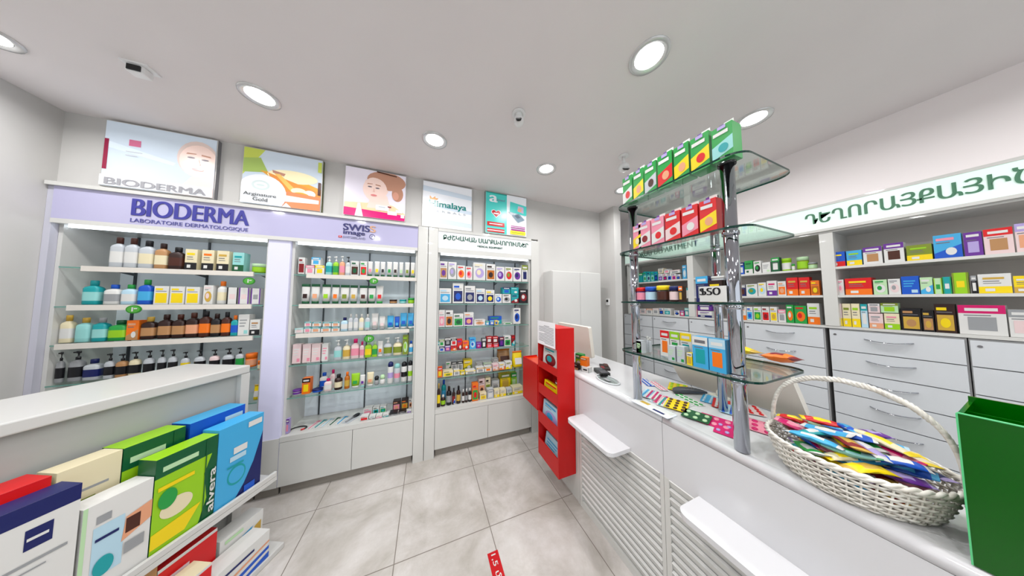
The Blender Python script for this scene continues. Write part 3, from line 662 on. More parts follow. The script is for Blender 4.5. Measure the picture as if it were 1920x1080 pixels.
row('second shelf of middle cabinet', g, B, 1, 2.45, 1.56, '''
tub 280 355 597 white dark-green dark-brown T
tub 362 438 597 white dark-green peach T
tub 455 530 600 white dark-green lime T
tub 540 605 603 white dark-green orange T
tub 612 690 605 white dark-green olive T
tub 695 760 608 white dark-green gold T
tub 775 845 610 white dark-green brown T
tub 848 915 612 white dark-green green T
tub 918 980 612 white green red
jar 1030 1098 728 brown dark-brown tan
jar 1115 1178 728 teal teal pale-teal
jar 1188 1265 715 lime green lime''')
row('third shelf of middle cabinet', g, B, 1, 2.45, 1.305, '''
box 235 308 970 white pale-teal pale-pink a
box 312 372 960 white teal pink a
box 374 450 960 white teal peach a
box 455 540 960 white teal peach a
box 545 615 960 white teal peach a
box 315 372 915 white teal pink a ^955
box 380 455 918 white teal peach a ^955
box 470 540 918 white teal peach a ^955
box 545 612 915 white teal peach a ^955
sq 620 680 880 pale-blue navy white
sq 684 722 850 silver white white
sq 730 768 850 silver white white
sq 775 815 850 cream white white
sq 825 868 850 silver white pale-teal
tub 878 938 845 white grey pale-pink
tub 945 997 870 white grey pale-pink
tub 1012 1070 865 light-blue white blue
tub 1075 1120 872 blue white light-blue
tub 1122 1183 842 light-blue white blue
tub 1186 1240 842 light-blue white blue
jar 1242 1275 935 teal blue white''')
C = (500, 600, 4.153)
row('fourth shelf of middle cabinet', g, C, 1, 2.45, 1.045, '''
box 195 262 190 pale-pink white pink l
box 275 340 190 pale-pink white pink l
box 345 415 188 pale-pink white pink l
box 425 475 185 white pink pink l
pmp 515 580 160 silver white pale-teal
pmp 585 645 155 cream white gold
sq 650 715 150 pale-pink magenta pink
sq 720 755 170 pale-pink magenta pink
sq 760 814 165 lime pale-green yellow
sq 817 858 168 lime pale-green green
tub 860 902 165 white white orange
pmp 905 972 140 silver white olive
pmp 980 1053 138 cream white olive
box 1056 1100 120 olive pale-green lime d
btl 1104 1150 165 white blue light-blue''')
row('fifth shelf of middle cabinet', g, C, 1, 2.45, .775, '''
jar 185 262 550 white purple purple
box 270 335 455 orange dark-brown yellow a
jar 338 425 545 navy navy blue
sq 405 470 415 white blue blue +8
sq 487 530 390 pale-pink magenta white +7
sq 440 500 460 pale-pink magenta white
btl 515 580 430 dark-brown black cream
btl 597 640 410 amber orange gold
tub 650 720 420 lime white green
tub 723 762 430 white pale-teal purple
tub 775 830 410 cream white peach
rol 832 872 440 grey black white
rol 875 920 430 white pale-green pink
spr 935 982 330 white navy lilac
spr 985 1037 345 silver pale-teal pink
spr 1042 1090 330 white black black
spr 1095 1148 320 white black lime''')
row('base of middle cabinet', g, C, 1, 2.44, .47, '''
box 60 165 780 lilac purple pink a
box 725 790 752 white red red e
box 797 846 748 white grey pale-teal b
box 850 898 742 white pink peach b
box 903 950 735 white teal grey b
box 955 1018 722 black grey black b
box 1025 1085 712 black grey white b
box 1090 1143 705 white purple lilac e
box 750 820 690 white pink pink e +10
box 824 875 680 white teal dark-green e +10
box 880 930 672 white green teal e +10
box 980 1040 632 dark-brown pink peach e +10
box 1046 1102 622 dark-brown gold orange e +10
box 1105 1143 615 white peach brown e +10''')
D = (780, 400, 4.908); g = 'medical boxes in the right-hand wall cabinet'
row('top shelf of medical cabinet', g, D, 1, 2.45, 1.825, '''
box 205 290 442 white tan purple e
box 293 373 448 white grey lilac d
box 376 452 480 white orange red d
box 455 520 490 white pink red d
box 525 640 455 white lilac cream d
box 645 730 467 white amber dark-brown e
box 735 815 492 white purple lilac d
box 818 890 495 white red olive d
box 893 970 500 white purple navy d
box 974 1035 478 white olive navy a''')
row('second shelf of medical cabinet', g, D, 1, 2.45, 1.56, '''
box 200 325 690 white light-blue pale-blue e
box 335 437 645 white navy blue e
box 444 545 668 white navy grey e
box 548 636 692 white navy pale-blue e
box 639 722 705 white navy yellow e
box 725 790 742 white blue pale-blue d
box 795 873 745 white grey black d
box 797 868 682 teal navy blue a ^740
box 877 945 745 teal dark-red navy c
box 872 945 682 teal teal pale-teal c ^742
box 950 1032 700 black dark-red white d''')
row('third shelf of medical cabinet', g, D, 1, 2.45, 1.305, '''
box 195 265 890 white pink pale-pink e
box 268 340 893 white amber dark-brown e
box 342 437 925 white green dark-green e
box 440 530 912 white purple peach e
box 533 638 977 white peach tan d
box 640 675 992 light-blue green white a
box 678 720 985 blue light-blue white a
box 675 790 948 blue teal green c +8
box 722 757 985 yellow gold blue a
box 805 887 1017 white green green a
box 895 962 872 white blue navy d''')
E_ = (780, 600, 4.154)
row('fourth shelf of medical cabinet', g, E_, 1, 2.45, 1.045, '''
box 155 176 170 pale-teal teal white a
box 178 222 210 white navy blue a
box 178 220 155 white olive green a ^205
box 225 268 200 purple lilac pink a
box 225 268 142 black white grey a ^198
box 271 316 200 red orange dark-red c
box 271 316 145 white black red a ^198
box 319 360 150 red dark-red purple c
box 363 412 165 orange red magenta c
box 416 466 140 light-blue pale-blue blue d
box 468 510 175 purple magenta lilac d
box 513 546 145 black grey white a
box 549 596 180 red dark-red pink a
box 598 646 180 red dark-red pink a
box 549 592 130 dark-red red white a ^178
box 595 640 130 dark-red red white a ^178
box 649 684 135 navy dark-red purple a
box 688 740 125 white green dark-green e
box 744 772 120 dark-red teal red c''')
row('fifth shelf of medical cabinet', g, E_, 1, 2.45, .775, '''
box 152 205 370 orange red yellow a
box 208 290 398 cream yellow olive e
box 294 340 390 white yellow grey a
box 344 382 400 yellow olive white a
box 386 465 395 white yellow grey a
box 230 270 325 white dark-green green c +14
box 274 318 325 white black grey a +14
box 322 365 320 white black grey a +14
box 369 438 312 yellow olive white c +14
box 472 532 372 white gold grey a
box 536 590 365 white gold orange a
box 470 520 335 white grey pale-green a +12
box 524 590 330 white pale-green grey a +12
box 598 645 345 pale-pink peach pink c
box 648 695 338 white orange yellow c
box 698 748 325 white yellow olive c
box 598 642 300 white grey pale-pink a +12
pou 645 745 235 tan amber brown +12
pou 762 838 250 yellow orange white''')
row('base of medical cabinet', g, E_, 1, 2.45, .47, '''
sq 150 188 480 dark-brown gold yellow
btl 192 230 590 dark-brown white lime
btl 196 235 470 teal blue light-blue +10
btl 236 278 525 black dark-brown grey
btl 281 306 535 dark-brown black dark-red
btl 315 348 520 dark-brown black gold
btl 358 380 545 dark-brown white white
btl 383 405 540 dark-brown white grey
btl 408 434 535 black white white
btl 285 306 600 white navy blue
box 437 485 495 orange green red e
btl 462 484 575 dark-brown white white
box 487 537 458 pale-pink peach brown e +8
box 540 580 450 cream olive black e +8
box 498 550 570 cream yellow gold e
box 556 605 540 silver grey white a
box 609 652 545 cream yellow silver b
box 655 702 540 cream yellow silver b
box 706 747 535 silver olive grey b
box 750 832 520 cream yellow silver b
box 590 650 470 white silver grey a +13
box 655 738 415 yellow olive gold a +14
box 741 785 412 lime green pale-green a +14''')
# small goods lying on the base of the middle cabinet
c = at(500+232/4.153, 600+868/4.153, 1, 2.46); t = thing('hairband', 'black and red hairband lying on base of the middle cabinet', 'hairband', (c[0], 2.49, .468))
MB().tube([(.055*cos(radians(a)), .035*sin(radians(a)), .006) for a in range(-30, 215, 12)], .005, P('black'), 8).build('band', t); MB().tube([(.055*cos(radians(a)), .035*sin(radians(a)), .006) for a in range(-60, -29, 10)], .0058, P('red'), 8).build('red_tip', t)
for k, (px, col, lb) in enumerate(((335, 'pink', 'pink toothbrush card right of the hairband'), (385, 'teal', 'teal toothbrush card, second right of the hairband'), (440, 'pale-blue', 'pale-blue toothbrush card in the middle of the cabinet base'), (500, 'dark-green', 'dark-green toothbrush card on the cabinet base'), (560, 'light-blue', 'light-blue toothbrush card left of the grey brush pack'))):
    c = at(500+px/4.153, 600+840/4.153, 1, 2.44); t = thing('toothbrush_card', lb, 'toothbrush', (c[0], 2.52, .468), radians(-14), 'toothbrush cards on the middle cabinet base')
    MB().box(-.018, .018, -.07, .07, 0, .002, P('white')).build('card', t); MB().tube([(0, -.062, .006), (0, .03, .007), (.002, .055, .008)], .004, P(col), 7).build('handle', t); MB().box(-.016, .016, .05, .068, .002, .004, P(col)).build('print', t)
c = at(500+650/4.153, 600+790/4.153, 1, 2.44); t = thing('brush_pack', 'grey hairbrush in clear pack on the cabinet base', 'hairbrush', (c[0], 2.53, .468), radians(-30))
MB().box(-.035, .035, -.09, .09, 0, .002, P('silver')).build('card', t); MB().tube([(0, -.08, .01), (0, 0, .01)], .007, P('grey'), 8).loft([(.02, .035, .003, 2), (.022, .037, .012, 2), (.015, .03, .018, 2)], P('black'), 14, cy=.035).build('brush', t)

# ================================================================== COUNTER
CX0, CX1, CZ = 1.15, 1.73, 1.0
ct = thing('countertop', 'long glossy white countertop running from the red stand towards the viewer', 'counter', (1.44, .5, .96))
prof = [(CX0, .965), (CX0+.003, .985), (CX0+.012, .996), (CX0+.03, 1.0), (CX1-.01, 1.0), (CX1, .99), (CX1, .965)]
mb = MB(); n = len(prof)
for (ya, yb) in ((-1.3, .788), (.791, 2.14)):
    i = len(mb.v); mb.v += [(x, ya, z) for x, z in prof] + [(x, yb, z) for x, z in prof]
    mb.f.append(tuple(i+k for k in range(n))); mb.f.append(tuple(i+n+k for k in reversed(range(n)))); mb.mi += [mb.m(GLOSSW)]*2; mb.sm += [False]*2
    for k in range(n):
        mb.f.append((i+k, i+n+k, i+n+(k+1) % n, i+(k+1) % n)); mb.mi.append(mb.m(GLOSSW)); mb.sm.append(k in (0, 1, 2))
WP(mb, 'top_board', ct)
SLAT = M('slat_white', (.80,.80,.79), .4)
def counter_unit(label, y0, y1, ledge, slats=True, front=True):
    t = thing('counter_unit', label, 'counter', (1.44, (y0+y1)/2, 0))
    WP(MB().box(CX0+.03, CX1-.03, y0+.001, y1-.001, .0, .963, LAM), 'body', t)
    WP(MB().box(CX0+.001, CX0+.029, y0+.001, y1-.001, .70, .963, GLOSSW), 'front_panel', t)
    WP(MB().box(CX0, CX0+.03, y1-.026, y1-.001, 0, .70, LAM), 'end_post', t); WP(MB().box(CX0, CX0+.03, y0+.001, y0+.02, 0, .70, LAM), 'end_post', t)
    if slats:
        s = MB(); k = 0; z = .055
        s.box(CX0+.022, CX0+.029, y0+.02, y1-.026, .03, .70, SEAM)
        R = Matrix.Rotation(radians(-22), 3, 'Y')
        while z < .66:
            s.box(CX0+.004, CX0+.018, y0+.021, y1-.027, z, z+.044, SLAT, rot=R); z += .043
        WP(s, 'slatted_panel', t)
    if slats: WP(MB().box(CX0+.001, CX0+.02, y0+.021, y1-.027, .0, .045, LAM), 'plinth', t)
    if ledge:
        a, b, zl = ledge
        o = WP(MB().prism(rrect(CX0-.16, CX0+.0005, a, b, .04, corners=(0,1,1,0)), zl-.022, zl, GLOSSW), 'ledge', t)
        WP(MB().box(CX0-.10, CX0, (a+b)/2-.01, (a+b)/2+.01, zl-.075, zl-.022, LAM), 'ledge_bracket', t)
    return t
counter_unit('white slatted counter unit next to the red stand', .79, 1.455, (.985, 1.405, .715))
counter_unit('white slatted counter unit nearest the viewer, left of wicker basket', .12, .79, (.225, .635, .725))
counter_unit('white slatted counter unit below the green acrylic holder', -.55, .12, None)
t = counter_unit('plain white counter unit behind the red stand at counter end', 1.457, 2.13, None, slats=False)
WP(MB().box(CX0+.003, CX0+.0295, 1.4785, 2.103, 0, .699, LAM), 'lower_front_panel', t)
for (px, py) in ((1213, 922), (1097, 771),):
    pass
# ------------------------------------------------------------------ red stand
RX, RY0, RY1, RZ0, RZ1 = .985, 1.50, 1.83, .20, 1.365
t = thing('red_display_stand', 'tall glossy red leaflet stand hanging on the end of the white counter', 'display stand', (1.07, 1.66, RZ0))
WP(MB().box(RX, CX0-.002, RY0, RY0+.012, RZ0, RZ1, RED), 'near_side_panel', t)
WP(MB().box(RX, CX0-.002, RY1-.012, RY1, RZ0, RZ1, RED), 'far_side_panel', t)
WP(MB().box(CX0-.014, CX0-.002, RY0+.012, RY1-.012, RZ0, RZ1, RED), 'back_panel', t)
WP(MB().box(RX, CX0-.014, RY0+.012, RY1-.012, RZ1-.012, RZ1, RED), 'top_panel', t)
WP(MB().box(RX, CX0-.014, RY0+.012, RY1-.012, RZ0, RZ0+.012, RED), 'bottom_panel', t)
lips = []
for z0, hh in ((.98, .06), (.745, .09), (.485, .10), (.212, .13)):
    WP(MB().box(RX+.001, CX0-.014, RY0+.012, RY1-.012, z0, z0+.01, RED), 'shelf', t)
    WP(MB().box(RX, RX+.008, RY0+.012, RY1-.012, z0, z0+hh, RED), 'front_lip', t)
WP(MB().box(RX, RX+.008, RY0+.012, RY1-.012, 1.19, RZ1-.012, RED), 'front_board', t)
p = tag(WP(MB().box(RX-.003, RX-.001, RY0+.03, RY1+.0, 1.195, 1.405, M('paper', (.93,.92,.93), .6)), 'notice_sheet', t), 'white printed sheet')
mb = MB()
for k in range(13):
    z = 1.37-.0125*k; a = RY0+.05; b = RY1-.03-(.1 if k in (5, 12) else 0) if k else RY1-.12
    if k == 0: a = RY0+.12
    mb.box(RX-.0036, RX-.003, a, b, z-.004, z, TXT)
WP(mb, 'notice_print', p)
# red side box
t = thing('red_box_bin', 'red acrylic box beyond the tall red stand, at the aisle end', 'box', (1.06, 2.0, .57))
WP(MB().box(RX-.005, RX+.005, RY1+.004, 2.16, .57, .99, RED), 'front_panel', t)
WP(MB().box(RX+.005, CX0-.002, 2.15, 2.16, .57, .99, RED), 'far_side', t)
WP(MB().box(RX+.005, CX0-.002, RY1+.004, RY1+.014, .57, .99, RED), 'near_side', t)
WP(MB().box(RX+.005, CX0-.002, RY1+.014, 2.15, .57, .58, RED), 'bottom', t)
WP(MB().box(RX+.005, CX0-.002, RY1+.014, 2.15, .965, .975, M('red_orange_lid', (.88,.25,.05), .2)), 'lid', t)
# things in the red stand
def flat_pack(label, y0, y1, z0, z1, x, d, c1, c2, c3, style, lean=0, name='leaflet_pack'):
    mb = carton_mesh(abs(y1-y0), z1-z0, d, c1, c2, c3, style)
    o = mb.build(name, None, (x, (y0+y1)/2, z0+d*sin(radians(lean))+.002), 0, rot=(radians(-lean), 0, radians(-90))); return tag(o, label, 'package', 'packs in the red stand')
flat_pack('white picture pack with dark photo, topmost in the red stand', 1.56, 1.80, .992, 1.17, 1.02, .03, 'white', 'dark-red', 'teal', 'd', 4)
flat_pack('yellow strip pack lying in second compartment of the red stand', 1.53, 1.79, .757, .86, 1.02, .03, 'yellow', 'lime', 'red', 'c', 8)
flat_pack('red pack behind the yellow strip pack in the red stand', 1.55, 1.70, .757, .885, 1.075, .02, 'dark-red', 'red', 'white', 'c', 4)
flat_pack('pale-blue and lilac tissue pack in third compartment of red stand', 1.53, 1.80, .497, .68, 1.01, .04, 'pale-blue', 'lilac', 'light-blue', 'd', 6)
flat_pack('light-blue striped pack lying lowest in the red stand', 1.53, 1.79, .224, .39, 1.02, .05, 'pale-blue', 'light-blue', 'white', 'l', 10)

# ------------------------------------------------------------------ chrome and glass display stand
es = thing('glass_display_stand', 'chrome pole stand with curved glass shelves on the white counter', 'display stand', (1.35, .73, CZ))
PO = [(1.20, .965, 2.198), (1.185, .495, 2.198), (1.50, .695, 2.198)]
for (x, y, zt) in PO:
    r = .0235 if x < 1.4 else .019
    WP(MB().loft([(r, r, CZ+.001, 2), (r, r, zt-.012, 2)], CHROME, 28, cx=x, cy=y), 'pole', es)
    WP(MB().loft([(r*1.25, r*1.25, zt-.024, 2), (r*1.3, r*1.3, zt-.013, 2)], BLK, 28, cx=x, cy=y), 'cap', es)
    for z in (1.90, 1.59, 1.29):
        WP(MB().loft([(r*1.18, r*1.18, z-.028, 2), (r*1.18, r*1.18, z-.0125, 2)], CHROME, 28, cx=x, cy=y), 'collar', es)
        WP(MB().loft([(r*1.12, r*1.12, z+.001, 2), (r*1.12, r*1.12, z+.007, 2)], CHROME, 28, cx=x, cy=y), 'collar', es)
for z in (2.20, 1.90, 1.59, 1.29):
    s = MB().prism(rrect(1.135, 1.60, .425, 1.05, .07, n=7), z-.009, z, GLS, edge=GEDGE)
    WP(s, 'glass_shelf', es)
G3 = (1140, 200, 3.858); Q = -pi/2
gg = 'green herbal cartons on the top glass shelf'
def erow(where, group, crop, z, spec, hs=None, **k):
    row(where, group, crop, 0, 1.165, z, spec, rz=Q, **k)
erow('top shelf of glass stand', gg, G3, 2.2005, '''
box 108 178 505 green white red g
box 185 260 455 green yellow peach g
box 266 354 405 green silver brown g
box 361 472 335 green red peach g
box 479 592 272 green yellow peach g
box 600 742 200 green yellow red g
box 753 915 130 green pale-teal teal g''', maxh=.185, depth=.07)
gg = 'red cartons on the second glass shelf'
erow('second shelf of glass stand', gg, G3, 1.9005, '''
box 147 218 870 pink yellow cream g
box 222 310 835 pink white dark-red g
box 316 410 790 pink white red g
box 416 528 745 red pale-pink red g
box 536 658 700 red pink white g
box 666 794 650 red yellow peach g''', maxh=.15, depth=.08)
product('box', (1.30, .93, 1.901), Q, .10, .09, .04, 'black', 'grey', 'white', 'a', 'black carton behind the red cartons, second shelf of glass stand', group=gg)
G4 = (1160, 440, 4.5); gg = 'jars and packs on the third glass shelf'
erow('third shelf of glass stand', gg, G4, 1.5905, '''
pot 108 190 448 navy red pink
pot 205 292 440 navy blue pale-blue
pot 298 400 430 black yellow brown
pot 408 500 435 dark-brown navy pale-pink
box 507 542 436 dark-brown orange gold a
box 545 648 400 dark-brown yellow yellow b
box 655 762 352 navy light-blue grey a
pou 798 925 345 silver white grey''', maxh=.14, depth=.07)
product('jar', (1.36, .64, 1.591), 0, .075, .115, .075, 'red', 'red', 'pink', None, 'red round tub standing behind the blue carton on the glass stand', group=gg)
product('jar', (1.38, .56, 1.591), 0, .03, .11, .03, 'yellow', 'yellow', 'yellow', None, 'small yellow tub behind the silver pouch on the glass stand', group=gg)
# letters on the white pack
lt = thing('letter_card', 'white card with black letters leaning on the silver pouch', 'card', (1.155, .55, 1.591))
WP(MB().box(1.154, 1.157, .505, .60, 1.592, 1.66, P('white')), 'card', lt)
text_mesh('ՖՏՕ', 'lettering', lt, P('black'), .597, .525, 1.622, 1.653, 1.1535, facing='X', bold=.02, ext=.0006)
G5 = (1160, 600, 4.153); gg = 'cartons and small bottles on the lowest glass shelf'
erow('lowest shelf of glass stand', gg, G4, 1.2905, '''
box 222 275 925 silver pale-green green l
box 290 338 928 silver pale-green green l
box 350 403 932 silver pale-green green l
box 418 480 940 silver pale-green green l
box 492 560 945 silver pale-green green l
btl 205 240 875 silver white silver +7
btl 246 272 868 silver white silver +7
btl 296 328 872 silver white silver +7
box 355 432 805 white red orange a +6
box 437 520 815 white lime green a +6
box 524 622 822 white yellow teal a +6
box 577 622 1000 yellow white gold a
box 628 762 835 light-blue white teal a
box 767 920 862 light-blue pale-blue orange a''', maxh=.14, depth=.045)
# ------------------------------------------------------------------ blister packs and leaflets under the stand
BN = [0]
def blister(px, py, L_, W_, ang, c1, c2, rows_, cols, label, z=CZ, name='blister_pack', tilt=0):
    L_ *= 1.3; W_ *= 1.45; BN[0] += 1
    c = at(px, py, 2, z+.004); t = thing(name, label, 'tablet pack', (c[0], c[1], z+.0008+.0017*(BN[0] % 5)), radians(ang), 'tablet strips on the counter under the glass stand')
    MB().prism(rrect(-L_/2, L_/2, -W_/2, W_/2, .006, n=3), 0, .0015, P(c1)).build('card', t)
    mb = MB()
    for i in range(cols):
        for j in range(rows_):
            x = -L_/2+L_*(i+.5)/cols; y = -W_/2+W_*(j+.5)/rows_; r = min(L_/cols, W_/rows_)*.36
            mb.loft([(r*1.25, r*.8, .0015, 2), (r*1.1, r*.7, .004, 2), (r*.6, r*.4, .0055, 2)], P(c2), 8, cx=x, cy=y)
    mb.build('tablets', t); 
    return t
def bl(list_):
    for k, a in enumerate(list_): blister(*a)
K5 = lambda x, y: (1180+x/5.4, 660+y/5.4)
bl([(*K5(175, 305), .11, .035, 60, 'blue', 'white', 2, 6, 'blue tablet strip farthest back left under the glass stand', 1.0),
    (*K5(295, 345), .12, .035, 62, 'white', 'pink', 2, 6, 'white strip with pink tablets behind the other strips', 1.0),
    (*K5(190, 425), .11, .045, 20, 'pale-blue', 'light-blue', 2, 6, 'pale-blue tablet strip beside the left chrome pole base', 1.0),
    (*K5(235, 440), .11, .04, 22, 'white', 'magenta', 2, 6, 'white strip with magenta tablets, second from the left pole', 1.0),
    (*K5(275, 465), .11, .04, 20, 'pale-blue', 'white', 2, 6, 'pale-blue strip with white tablets, third from left pole', 1.0),
    (*K5(325, 480), .11, .04, 22, 'pink', 'magenta', 2, 6, 'pink strip with magenta tablets left of the yellow strips', 1.0),
    (*K5(365, 510), .11, .04, 20, 'white', 'teal', 2, 6, 'white strip with teal tablets touching the front yellow strip', 1.0),
    (*K5(490, 360), .12, .07, 28, 'yellow', 'lime', 3, 4, 'yellow tablet pack at the back under the glass stand', 1.0),
    (*K5(480, 540), .12, .07, 24, 'yellow', 'brown', 3, 4, 'yellow tablet pack in front, with brown dots', 1.0),
    (*K5(600, 480), .12, .04, 75, 'white', 'green', 2, 5, 'white strip with green tablets beside the dark fan tray', 1.0),
    (*K5(830, 480), .11, .06, 20, 'light-blue', 'pale-blue', 3, 6, 'light-blue tablet pack right of the dark fan tray', 1.0),
    (*K5(930, 525), .12, .05, 22, 'red', 'white', 2, 6, 'red tablet strip with white tablets near the right pole', 1.0),
    (*K5(1000, 580), .11, .04, 20, 'pale-blue', 'blue', 2, 6, 'pale-blue strip with blue tablets against the right pole', 1.0),
    (*K5(680, 655), .085, .075, 18, 'dark-green', 'pale-green', 3, 2, 'dark-green pack with pale-green bars at the counter edge', 1.0),
    (*K5(870, 700), .10, .085, 18, 'magenta', 'pink', 3, 2, 'magenta pack with pink print at the counter edge', 1.0),
    (*K5(1000, 790), .10, .06, 18, 'magenta', 'lilac', 3, 2, 'magenta pack with lilac print left of the right pole base', 1.0),
    (*K5(1270, 740), .11, .08, 20, 'pink', 'magenta', 3, 3, 'pink tablet pack between the right pole and the basket', 1.0),
    (*K5(1250, 590), .10, .05, 35, 'pale-pink', 'red', 2, 4, 'pale-pink strip behind the pink pack near the basket handle', 1.0)])
c = at(*K5(690, 430), 2, CZ); t = thing('fan_tray', 'dark grey ribbed half-round tray among the tablet strips', 'tray', (c[0]-.045, c[1]+.012, CZ+.009), radians(-25))
mb = MB(); pts = [(  .10*cos(radians(a)), .078*sin(radians(a))) for a in range(0, 181, 12)]; mb.prism(pts, 0, .012, M('dark_grey_plastic', (.25,.26,.29), .35)); mb.build('tray', t)
mb = MB()
for a in range(15, 170, 14): mb.tube([(.01*cos(radians(a)), .012+.0*a, .014), (  .093*cos(radians(a)), .07*sin(radians(a)), .014)], .0016, M('mid_grey_plastic', (.42,.43,.46), .4), 5)
mb.build('ribs', t)
c0 = at(*K5(240, 575), 2, CZ); t = thing('leaflet_holder', 'flat white leaflet holder with dark-blue label at counter edge', 'leaflet', (c0[0]-.0, c0[1], CZ+.001), radians(0))
MB().prism(rrect(-.035, .045, -.10, .11, .008, n=3), 0, .004, M('clear_white_plastic', (.88,.9,.93), .15)).build('holder', t)
MB().box(-.028, .038, -.09, .10, .004, .0048, P('white')).build('leaflet', t); MB().box(-.022, -.006, -.07, -.01, .0048, .0052, P('navy')).build('label', t); MB().box(.0, .025, .03, .08, .0048, .0052, P('gold')).build('picture', t)

# ------------------------------------------------------------------ monitors
CREAM = M('monitor_warm_white', (.86,.84,.80), .35)
def monitor(label, y0, y1, xt, zt, xb, zb, r, foot_x):
    t = thing('monitor', label, 'monitor', (foot_x, (y0+y1)/2, CZ)); yc = (y0+y1)/2
    H_ = sqrt((zt-zb)**2+(xt-xb)**2); ang = math.atan2(xb-xt, zt-zb)
    mb = MB(); mb.prism([(a, b) for a, b in rrect(-(y1-y0)/2, (y1-y0)/2, 0, H_, r, n=6)], 0, .035, CREAM)
    # local: x -> world -Y ; y -> up along tilt ; z -> +X side
    m4 = Matrix(((0, -sin(ang), cos(ang), xb), (-1, 0, 0, yc), (0, cos(ang), sin(ang), zb), (0, 0, 0, 1)))
    mb.xform(m4); WP(mb, 'back_housing', t)
    sc = MB().prism(rrect(-(y1-y0)/2+.015, (y1-y0)/2-.015, .015, H_-.015, .005, n=3), .0352, .037, BLK); sc.xform(m4); WP(sc, 'screen', t)
    WP(MB().tube([(foot_x, yc, CZ+.01), (foot_x+.0, yc, zb+.06), (xb*.6+xt*.4+.02, yc, zb+.1)], .014, CREAM, 10), 'neck', t)
    WP(MB().prism(rrect(foot_x-.03, foot_x+.03, yc-.05, yc+.05, .03), CZ+.0005, CZ+.01, CREAM), 'foot', t)
    return t
monitor('white monitor seen from behind, right of the red stand top', 1.60, 2.10, 1.385, 1.345, 1.42, 1.06, .012, 1.52)
monitor('wide warm-white tilted monitor seen from behind, behind the glass stand', .50, 1.10, 1.63, 1.262, 1.84, .97, .05, 1.69)
def pillow(L_, W_, T_, c1, c2, seed, name='packet', parent=None, crimp=.1, mats=None):
    rnd = random.Random(seed); nx, ny = 10, 6; mb = MB(); a = mats[0] if mats else P(c1); b = mats[1] if mats else P(c2)
    bow = rnd.uniform(-.012, .012)*L_/.12; off = rnd.random()*6
    def zz(u, v, s):
        e = max(0, (1-abs(u)**3))*max(0, (1-v*v)); cr = 0 if abs(u) < 1-crimp else 1
        return s*(T_/2*e + .0004) + bow*(1-u*u) + .0022*sin(u*9+off)*cos(v*5+off)*(1-abs(u))
    i0 = len(mb.v)
    for s in (1, -1):
        for i in range(nx+1):
            for j in range(ny+1):
                u = -1+2*i/nx; v = -1+2*j/ny
                mb.v.append((u*L_/2, v*W_/2*(1-.06*(1-abs(u))), zz(u, v, s)))
    N = (nx+1)*(ny+1)
    for s in (0, 1):
        for i in range(nx):
            for j in range(ny):
                q = s*N+i*(ny+1)+j; f = (q, q+ny+1, q+ny+2, q+1)
                mb.f.append(f if s == 0 else tuple(reversed(f))); mb.sm.append(True)
                mb.mi.append(mb.m(b if (3 <= i <= 6 and (j in (1, 2, 3, 4)) and s == 0) or i in (0, nx-1) else a))
    for i in range(nx):
        for j in (0, ny):
            q = i*(ny+1)+j; f = (q, q+N, q+N+ny+1, q+ny+1); mb.f.append(f if j == 0 else tuple(reversed(f))); mb.sm.append(True); mb.mi.append(mb.m(a))
    return mb
t = pillow(.27, .10, .05, 'yellow', 'gold', 5).build('plastic_bag', None, (1.66, .735, 1.312), 0, rot=(radians(8), radians(2), radians(92)))
tag(t, 'crumpled yellow plastic bag lying on top of the tilted monitor', 'bag')
t = pillow(.12, .09, .045, 'orange', 'dark-red', 9).build('plastic_bag', None, (1.66, .53, 1.312), 0, rot=(radians(8), radians(6), radians(80)))
tag(t, 'small orange and dark-red bag end beside the yellow bag', 'bag')

# ------------------------------------------------------------------ things lying on the counter
product('box', (1.24, 1.50, CZ+.042), radians(-68), .06, .07, .05, 'orange', 'amber', 'orange', 'a', 'orange carton standing just right of the red stand')
product('box', (1.235, 1.475, CZ+.001), radians(-68), .07, .04, .05, 'white', 'grey', 'black', 's', 'small white box under the orange carton')
product('box', (1.27, 1.60, CZ+.001), radians(-75), .07, .115, .05, 'green', 'lime', 'white', 'e', 'green carton behind the orange carton on the counter')
product('box', (1.20, 1.56, CZ+.001), radians(-75), .06, .05, .04, 'dark-brown', 'tan', 'white', 'b', 'dark-brown carton partly hidden by the red stand')
t = thing('card_reader', 'black card reader lying on the counter behind the clear tray', 'card reader', (1.34, 1.40, CZ+.001), radians(-20))
MB().prism(rrect(-.04, .04, -.08, .08, .018), 0, .022, BLK).build('body', t); MB().box(-.028, .028, .02, .06, .022, .023, M('dark_screen', (.25,.28,.3), .1)).build('screen', t); MB().box(-.028, .028, -.06, .01, .022, .024, M('key_grey', (.3,.3,.32), .5)).build('keypad', t)
t = thing('wallet', 'dark-red and brown leather wallet behind the card reader', 'wallet', (1.47, 1.50, CZ+.001), radians(-35))
MB().prism(rrect(-.035, .035, -.075, .075, .01), 0, .014, M('dark_leather', (.14,.1,.09), .5)).build('body', t); MB().prism(rrect(-.035, -.01, -.075, -.01, .008), .014, .018, P('dark-red')).build('flap', t); MB().prism(rrect(.0, .035, .0, .08, .008), .014, .017, P('brown')).build('inner_leaf', t)
t = thing('change_tray', 'clear oval change tray with grey label on the counter edge', 'tray', (1.27, 1.27, CZ+.001), radians(-8))
mb = MB(); N = 28; ring = [(.062*cos(2*pi*k/N), .105*sin(2*pi*k/N)) for k in range(N)]
mb.prism([(x*.85, y*.85) for x, y in ring], 0, .003, CLEAR, edge=M('clear_edge', (.7,.72,.73), .2)).build('dish', t)
MB().tube([(x, y, .006) for x, y in ring], .0045, M('clear_rim', (.8,.82,.83), .1), 8, closed=True).build('rim', t)
MB().box(-.018, .012, -.03, .03, .0032, .0042, P('grey')).build('label', t)

